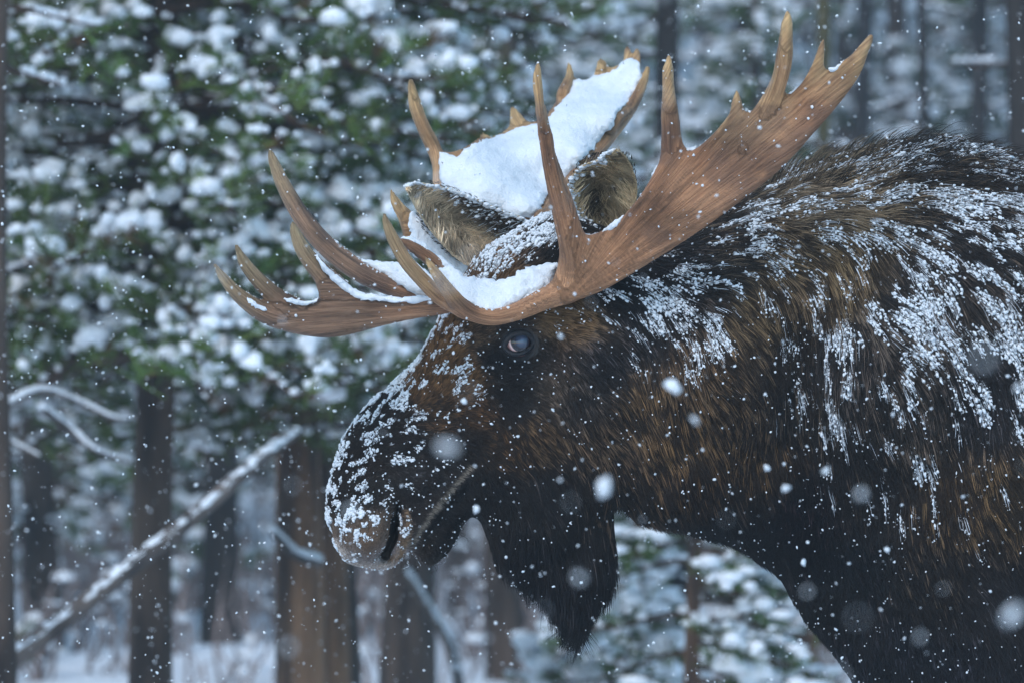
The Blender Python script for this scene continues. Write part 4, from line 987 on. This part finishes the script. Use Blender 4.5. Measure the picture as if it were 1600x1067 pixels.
# bare trunks: label, px, depth, width px, bark, lean, foliage z range (None = bare), height
def bare(label, px, y, wpx_, mat, lean=0, h=9, seed=0, fol=None, **kw):
    loc = at(px, y)
    if fol:
        return build_pine('pine_tree', label, 'tree', loc, h, wpx(wpx_ / 2, y), wpx(wpx_ / 6, y), fol[0], fol[1], fol[2], fol[3], mat, seed, lean=(lean, 0), **kw)
    root = empty('pine_tree', loc); tag(root, label, 'tree')
    pts, rad = trunk_mesh(h, wpx(wpx_ / 2, y), wpx(wpx_ / 4, y), (lean, 0), seed)
    A = Acc(); V, F = tube(pts, rad, 16, seed, .10); A.add(V, F); A.obj('trunk', mat, root)
    r = np.random.default_rng(seed); LB, SN_ = Acc(), Acc(); cs = []
    for b in range(9):        # dead snags on the stem
        z = r.uniform(.8, 4.2); az = r.random() * 6.28; L = r.uniform(.08, .4); c0 = np.array([np.interp(z, pts[:, 2], pts[:, 0]), np.interp(z, pts[:, 2], pts[:, 1]), z])
        p1 = c0 + np.array([math.cos(az), math.sin(az), r.uniform(-.3, .2)]) * (L + wpx(wpx_ / 2, y))
        V, F = tube([c0, (c0 + p1) / 2 + r.normal(0, .01, 3), p1], [.010, .008, .004], 5, b); LB.add(V, F)
        q = r.random((int(L * 50) + 2, 1)); cs.append(c0 + (p1 - c0) * (.35 + .65 * q) + (0, 0, .012))
    cs = np.vstack(cs); snow_blobs(SN_, cs, r.uniform(.008, .02, len(cs)), r.uniform(.008, .02, len(cs)), r.uniform(.006, .014, len(cs)), seed)
    o = LB.obj('branches', M_twig, root); tag(o, kind='stuff'); o = SN_.obj('snow', M_snow_far, root); tag(o, kind='stuff')
    return root
bare('dark pine trunk cut by the left edge of the photo', 3, 5.5, 50, M_bark_dark, .0, 9, 1)
bare('orange barked pine trunk standing left of the moose muzzle', 462, 8, 78, M_bark_orange, .003, 9, 2, fol=(Zp(640, 8), 6.0, 110, .8), snowy=.8, ball=.03, zpow=1.7, green=(.09, .15, .035), needles=20)
bare('thinner orange trunk pressed against the thick orange pine', 515, 8.4, 48, M_bark_orange, -.004, 9, 3)
bare('blurred dark trunk between the two nearest pines at left', 348, 16, 52, M_bark_black, .002, 12, 4)
bare('grey trunk directly below the moose muzzle', 646, 12, 76, M_bark_dark, 0, 11, 5)
bare('grey trunk below the dangling bell of the moose', 788, 14, 50, M_bark_dark, 0, 12, 6)
bare('slim grey trunk between the two grey trunks below the muzzle', 718, 19, 26, M_bark_grey, .003, 12, 7)
bare('dark straight trunk between the two antler palms', 1052, 11, 40, M_bark_black, -.003, 12, 8)
bare('broad dark trunk behind the left tip of the snowy antler palm', 800, 17, 62, M_bark_black, .002, 13, 9)
bare('thin dark trunk above the moose shoulder', 1436, 15, 17, M_bark_black, 0, 13, 10)
bare('dark trunk at the upper right corner', 1592, 11, 46, M_bark_black, .002, 12, 11)
bare('olive green mossy trunk behind the tall tines of the near antler', 1291, 16, 26, noise_mat('bark_moss', (.035, .032, .015), (.10, .085, .035), 9, .9, .6, stretch=(1, 1, .2)), 0, 13, 12)
bare('blurred trunk just left of the upper right corner trunk', 1525, 22, 30, M_bark_black, 0, 14, 13)
bare('brown trunk below the moose chest beside the small pine', 1268, 10, 40, M_bark_orange, 0, 1.6, 14)
bare('far dark trunk above the snowy palm', 930, 30, 14, M_bark_grey, .0, 14, 15)
bare('far trunk right of the broad dark trunk', 1150, 26, 40, M_bark_black, .004, 14, 17)
bare('far trunk by the tip of the near antler', 1352, 28, 30, M_bark_black, .0, 14, 18)
bare('far leaning trunk above the moose withers', 1478, 26, 10, M_bark_grey, -.28, 14, 19)
bare('far trunk behind the lower left boughs', 92, 24, 28, M_bark_grey, .0, 14, 20)
bare('far slender trunk between left edge and the big pine', 150, 30, 16, M_bark_dark, .0, 14, 21)
bare('far trunk just right of the big pine trunk', 292, 27, 18, M_bark_grey, .0, 14, 22)
bare('far trunk behind the farther ear', 590, 24, 40, M_bark_dark, .0, 14, 23)
# small pine under the throat
y = 7.0
build_pine('young_pine', 'small bushy young pine thick with snow under the moose throat', 'tree', at(1082, y), 2.0, wpx(15, y), .01, .25, 1.8, 62, .46, M_bark_orange, 201, top=lambda f: 1.1 - .8 * f, ball=.026, bt=1.3, flat=.5, droop=.35, green=(.07, .13, .035), tuftL=.05, twigs=6)
y = 9.5
build_pine('young_pine', 'second young snowy pine, right of the dangling bell', 'tree', at(965, y), 1.6, wpx(10, y), .01, .2, 1.45, 45, .42, M_bark_grey, 203, top=lambda f: 1.1 - .8 * f, ball=.032, bt=1.4, flat=.5, droop=.35, tuftL=.05, twigs=5)
# leaning snow-covered log
def snow_log(label, name, pts, r0, r1, seed, mat=M_bark_grey, thick=.7, twigs=0, up=.8):
    root = empty(name, tuple(pts[0])); tag(root, label, 'log' if name == 'fallen_trunk' else 'branch')
    P_ = smooth_open(np.array(pts), 10); P_ = P_ - P_[0]; n = len(P_)
    rr = np.linspace(r0, r1, n)
    A = Acc(); V, F = tube(P_, rr, 10, seed, .1); A.add(V, F)
    A.obj('wood', mat, root)
    r = np.random.default_rng(seed); L = np.linalg.norm(np.diff(P_, axis=0), axis=1).sum(); m = int(L / (r0 * .35))
    q = np.linspace(0, n - 1.01, m); i = q.astype(int); c = P_[i] + (P_[i + 1] - P_[i]) * (q - i)[:, None]; rq = np.interp(q, np.arange(n), rr)
    c[:, 2] += rq * up; c += r.normal(0, .07, c.shape) * rq[:, None]
    t = norm(np.gradient(P_, axis=0))[i]; b = norm(np.cross(t, (0, 0, 1))); u_ = np.cross(b, t)
    V, F = blobs('l', c, t * (rq * 1.3)[:, None], b * (rq * 1.05)[:, None], u_ * (rq * thick * (.8 + .4 * r.random(m)))[:, None], .15, False, seed)
    S_ = Acc(); S_.add(V, F); o = S_.obj('snow', M_snow_far, root); tag(o, kind='stuff')
    return root
snow_log('long snow topped fallen trunk leaning diagonally across the lower left', 'fallen_trunk', [Wp(-160, 1158, 5.7), Wp(-20, 1056, 5.7), Wp(150, 928, 5.75), Wp(300, 808, 5.8), Wp(400, 722, 5.9), Wp(462, 675, 6.1)], .035, .015, 5, thick=.62, up=.42)
snow_log('short forked snowy branch stub on the orange pine trunk', 'snowy_branch', [Wp(498, 880, 7.55), Wp(462, 868, 7.4), Wp(440, 846, 7.3), Wp(424, 830, 7.2)], .014, .010, 6, up=1.0, thick=1.2)
snow_log('snowy branch reaching in from the left edge', 'snowy_branch', [Wp(-60, 655, 6), Wp(0, 640, 6), Wp(60, 612, 6.1), Wp(120, 628, 6.2), Wp(180, 655, 6.2), Wp(205, 655, 6.3)], .012, .006, 7, up=1.0, thick=1.1)
snow_log('thin snowy twig sloping down to the dark trunk at left', 'snowy_branch', [Wp(66, 640, 6.1), Wp(110, 672, 6.2), Wp(150, 705, 6.2), Wp(205, 722, 6.3)], .011, .006, 8, up=1.0, thick=1.2)
snow_log('snowy twig low at the left edge', 'snowy_branch', [Wp(-40, 670, 6.4), Wp(15, 690, 6.4), Wp(60, 712, 6.4)], .009, .005, 9, up=1.0, thick=1.2)
snow_log('snow laden bough sloping down behind the forehead', 'snowy_branch', [Wp(470, 540, 7.5), Wp(540, 556, 7.4), Wp(600, 580, 7.4), Wp(680, 605, 7.4)], .016, .008, 10, up=1.0, thick=1.2)
snow_log('snow laden bough nearly level behind the forehead', 'snowy_branch', [Wp(530, 545, 8.5), Wp(590, 552, 8.4), Wp(650, 562, 8.4), Wp(720, 580, 8.4)], .014, .008, 11, up=1.0, thick=1.2)
snow_log('forked snowy dead stick low behind the beard', 'snowy_branch', [Wp(640, 900, 10), Wp(670, 950, 10), Wp(705, 1010, 10), Wp(720, 1090, 10)], .018, .022, 12, up=.7)
# trees of the forest behind
def far_pos(px, y): return at(px, y)
def conifer(label, px, y, seed, h=8, r0=.09, blen=1.2, nb=90, z0=.6, **kw):
    return build_pine('snowy_fir', label, 'tree', far_pos(px, y), h, r0, .02, z0, h - .1, nb, blen, M_bark_dark, seed, top=lambda f: 1.05 - .95 * f, tuftL=.10, ball=.046, needles=14, nw=.012, droop=.45, rise=.05, twigs=5, flat=.5, limbr=.014, bt=1.25, **kw)
fa = conifer('snowy fir left of the big pine trunk', 60, 17, 301, h=6.5)
fb = conifer('snowy fir filling the gap right of the big pine trunk', 320, 21, 302, h=7.5, green=(.05, .085, .03))
fc = conifer('sparse snowy fir low behind the orange trunk', 580, 24, 303, h=5.0, blen=1.0)
fd = conifer('green snowy fir behind the tall tines of the near antler', 1200, 24, 304, h=12, blen=1.5, nb=120, z0=3.4, snowy=.65)
place = [(fa, 170, 26, 1.1, 'far snowy fir behind the left gap between trunks'), (fb, -60, 24, 1.2, 'tall far fir at the left edge'), (fb, 440, 31, 1.3, 'far snowy fir behind the orange pine'),
 (fc, 700, 28, 1.0, 'far small fir below the moose muzzle'), (fc, 840, 23, 1.0, 'low snowy fir behind the beard'), (fa, 900, 33, .8, 'far low fir under the throat'), (fa, 1010, 18, .42, 'low snowy fir between the beard and the young pine'),
 (fc, 1180, 19, .75, 'low snowy fir at the foot of the moose chest'), (fb, 1330, 33, 1.5, 'tall far fir above the moose neck'), (fd, 1400, 30, 1.1, 'green far fir right of the near antler tip'), (fa, 1500, 36, 1.7, 'pale far fir above the withers'),
 (fb, 1620, 30, 1.4, 'far fir at the right edge'), (fd, 740, 38, 1.2, 'far dark fir behind the snowy palm'), (fa, 650, 42, 1.9, 'pale distant fir behind the second pine'), (fb, 520, 46, 1.9, 'distant fir high behind the boughs'),
 (fa, 1000, 62, 1.9, 'faint distant fir between the antlers'), (fb, 1110, 58, 1.9, 'faint distant fir right of the straight dark trunk'), (fc, 880, 55, 2.2, 'faint distant fir above the snowy palm'), (fa, 250, 44, 1.8, 'distant fir behind the big pine'), (fb, 80, 50, 2.0, 'distant fir high at the left'), (fa, 1250, 70, 2.0, 'faint uphill fir behind the mossy trunk')]
for i, (src, px, y, sc, lab) in enumerate(place):
    c = copy_tree(src, far_pos(px, y), i * 1.7, sc, lab)
for i in range(22):      # the forest goes on beyond the frame
    side = -1 if i % 2 else 1; y = 11 + (i * 7.3) % 34; px = 800 + side * (1180 + (i * 211) % 900)
    c = copy_tree((fa, fb, fd)[i % 3], far_pos(px, y), i * 2.1, .8 + (i % 5) * .16, 'tall snowy fir standing in the woods beyond the edge of the view'); c['group'] = 'firs beyond the edge of the view'
# scrub poking through the snow
A = Acc(); SB = Acc(); r = np.random.default_rng(77); cs = []
for k in range(650):
    y = r.uniform(17, 42) if k < 500 else r.uniform(13, 24); px = r.uniform(-120, 1720) if k < 1000 else r.uniform(-100, 900); x = X(px, y); z = gz(x, y)
    for t in range(7):
        az = r.random() * 6.28; L = r.uniform(.15, .48); lean = r.uniform(.1, .6)
        p0 = np.array([x, y, z]) + r.normal(0, .08, 3) * (1, 1, 0); p2 = p0 + np.array([math.cos(az) * lean, math.sin(az) * lean, 1]) * L
        V, F = tube([p0, (p0 + p2) / 2 + r.normal(0, .03, 3), p2], [.010, .008, .004], 3, t); A.add(V, F)
        if r.random() < .2: cs.append(p2 + r.normal(0, .03, 3)); cs.append((p0 + p2) / 2)
M_scrub = noise_mat('scrub', (.17, .13, .125), (.34, .27, .25), 3, .9, .3)
o = A.obj('brush', M_scrub, None); tag(o, label='thin bare brown shrubs poking through the snow between the trees', cat='brush', kind='stuff')
cs = np.array(cs); snow_blobs(SB, cs, r.uniform(.015, .05, len(cs)), r.uniform(.015, .05, len(cs)), r.uniform(.01, .03, len(cs)), 5)
o = SB.obj('brush_snow', M_snow_far, None); tag(o, label='snow caps lying on the low brown brush', cat='snow', kind='stuff')

# the pale air of a snowfall
hm, hnt, hb = mat_new('haze_air'); hnt.nodes.remove(hb)
pv = N(hnt, 'ShaderNodeVolumePrincipled'); pv.inputs['Density'].default_value = HAZE; pv.inputs['Color'].default_value = (.86, .92, 1, 1); pv.inputs['Anisotropy'].default_value = .2
hnt.links.new(pv.outputs[0], hnt.nodes['Material Output'].inputs['Volume'])
bxv = np.array([(x, y, z) for x in (-140, 140) for y in (-45, 118) for z in (-1.6, 32)], float)
bxf = np.array([(0, 1, 3, 2), (4, 6, 7, 5), (0, 4, 5, 1), (2, 3, 7, 6), (0, 2, 6, 4), (1, 5, 7, 3)])
o = link('haze', mesh_np('haze', bxv, bxf, hm, False)); tag(o, label='pale snowy air between the camera and the far trees', cat='haze', kind='stuff')
# ------------------------------------------------------------------ falling snow
r = np.random.default_rng(99)
def flakes(n, y0, y1, smin, smax, pw_):
    y = y0 + (y1 - y0) * r.random(n) ; s = (CAMD + y) / CAMD
    x = r.uniform(-1.15, 1.15, n) * s; z = CAMZ + r.uniform(-.75, .75, n) * s
    size = smin + (smax - smin) * r.random(n) ** pw_
    return np.stack([x, y, z], 1), size
C1, S1 = flakes(11000, -1.6, 2.5, .0006, .0024, 3.2)
C2, S2 = flakes(150, -5.6, -1.6, .0010, .0034, 2.2)
C3, S3 = flakes(3200, 2.5, 9, .0012, .0034, 2.0)
big = np.array([[*Wp(1050, 604, -2.4)], [*Wp(944, 760, -3.2)], [*Wp(745, 796, -1.6)], [*Wp(725, 626, -1.2)], [*Wp(1085, 655, -3.0)], [*Wp(1198, 730, -1.6)], [*Wp(1385, 858, -1.4)], [*Wp(1255, 878, -1.2)], [*Wp(1580, 960, -4.6)], [*Wp(700, 700, -4.6)], [*Wp(1228, 762, -2.2)], [*Wp(1290, 735, -2.4)]])
bs = np.array([.0085, .008, .0060, .0042, .004, .0045, .0045, .0045, .0065, .0050, .005, .004])
Cn = np.vstack([C1, C2, C3, big]); Sz = np.concatenate([S1, S2, S3, bs])
# keep flakes out of the animal
inb = (np.abs(Cn[:, 1]) < .30) & (poly_sd(Cn[:, 0], Cn[:, 2], outS) > -.01) & (Cn[:, 1] > -.18)
Cn, Sz = Cn[~inb], Sz[~inb]
n = len(Cn); U = norm(r.normal(0, 1, (n, 3))); Vv_ = norm(np.cross(U, r.normal(0, 1, (n, 3)))); Wv_ = np.cross(U, Vv_)
bv, bf = blobs('f', Cn, U * (Sz * 1.3)[:, None], Vv_ * Sz[:, None], Wv_ * (Sz * .75)[:, None], .4, False, 12)
o = link('falling_snow', mesh_np('falling_snow', bv, bf, M_snow, True)); tag(o, label='snowflakes falling through the air all around the moose', cat='snowflakes', kind='stuff')
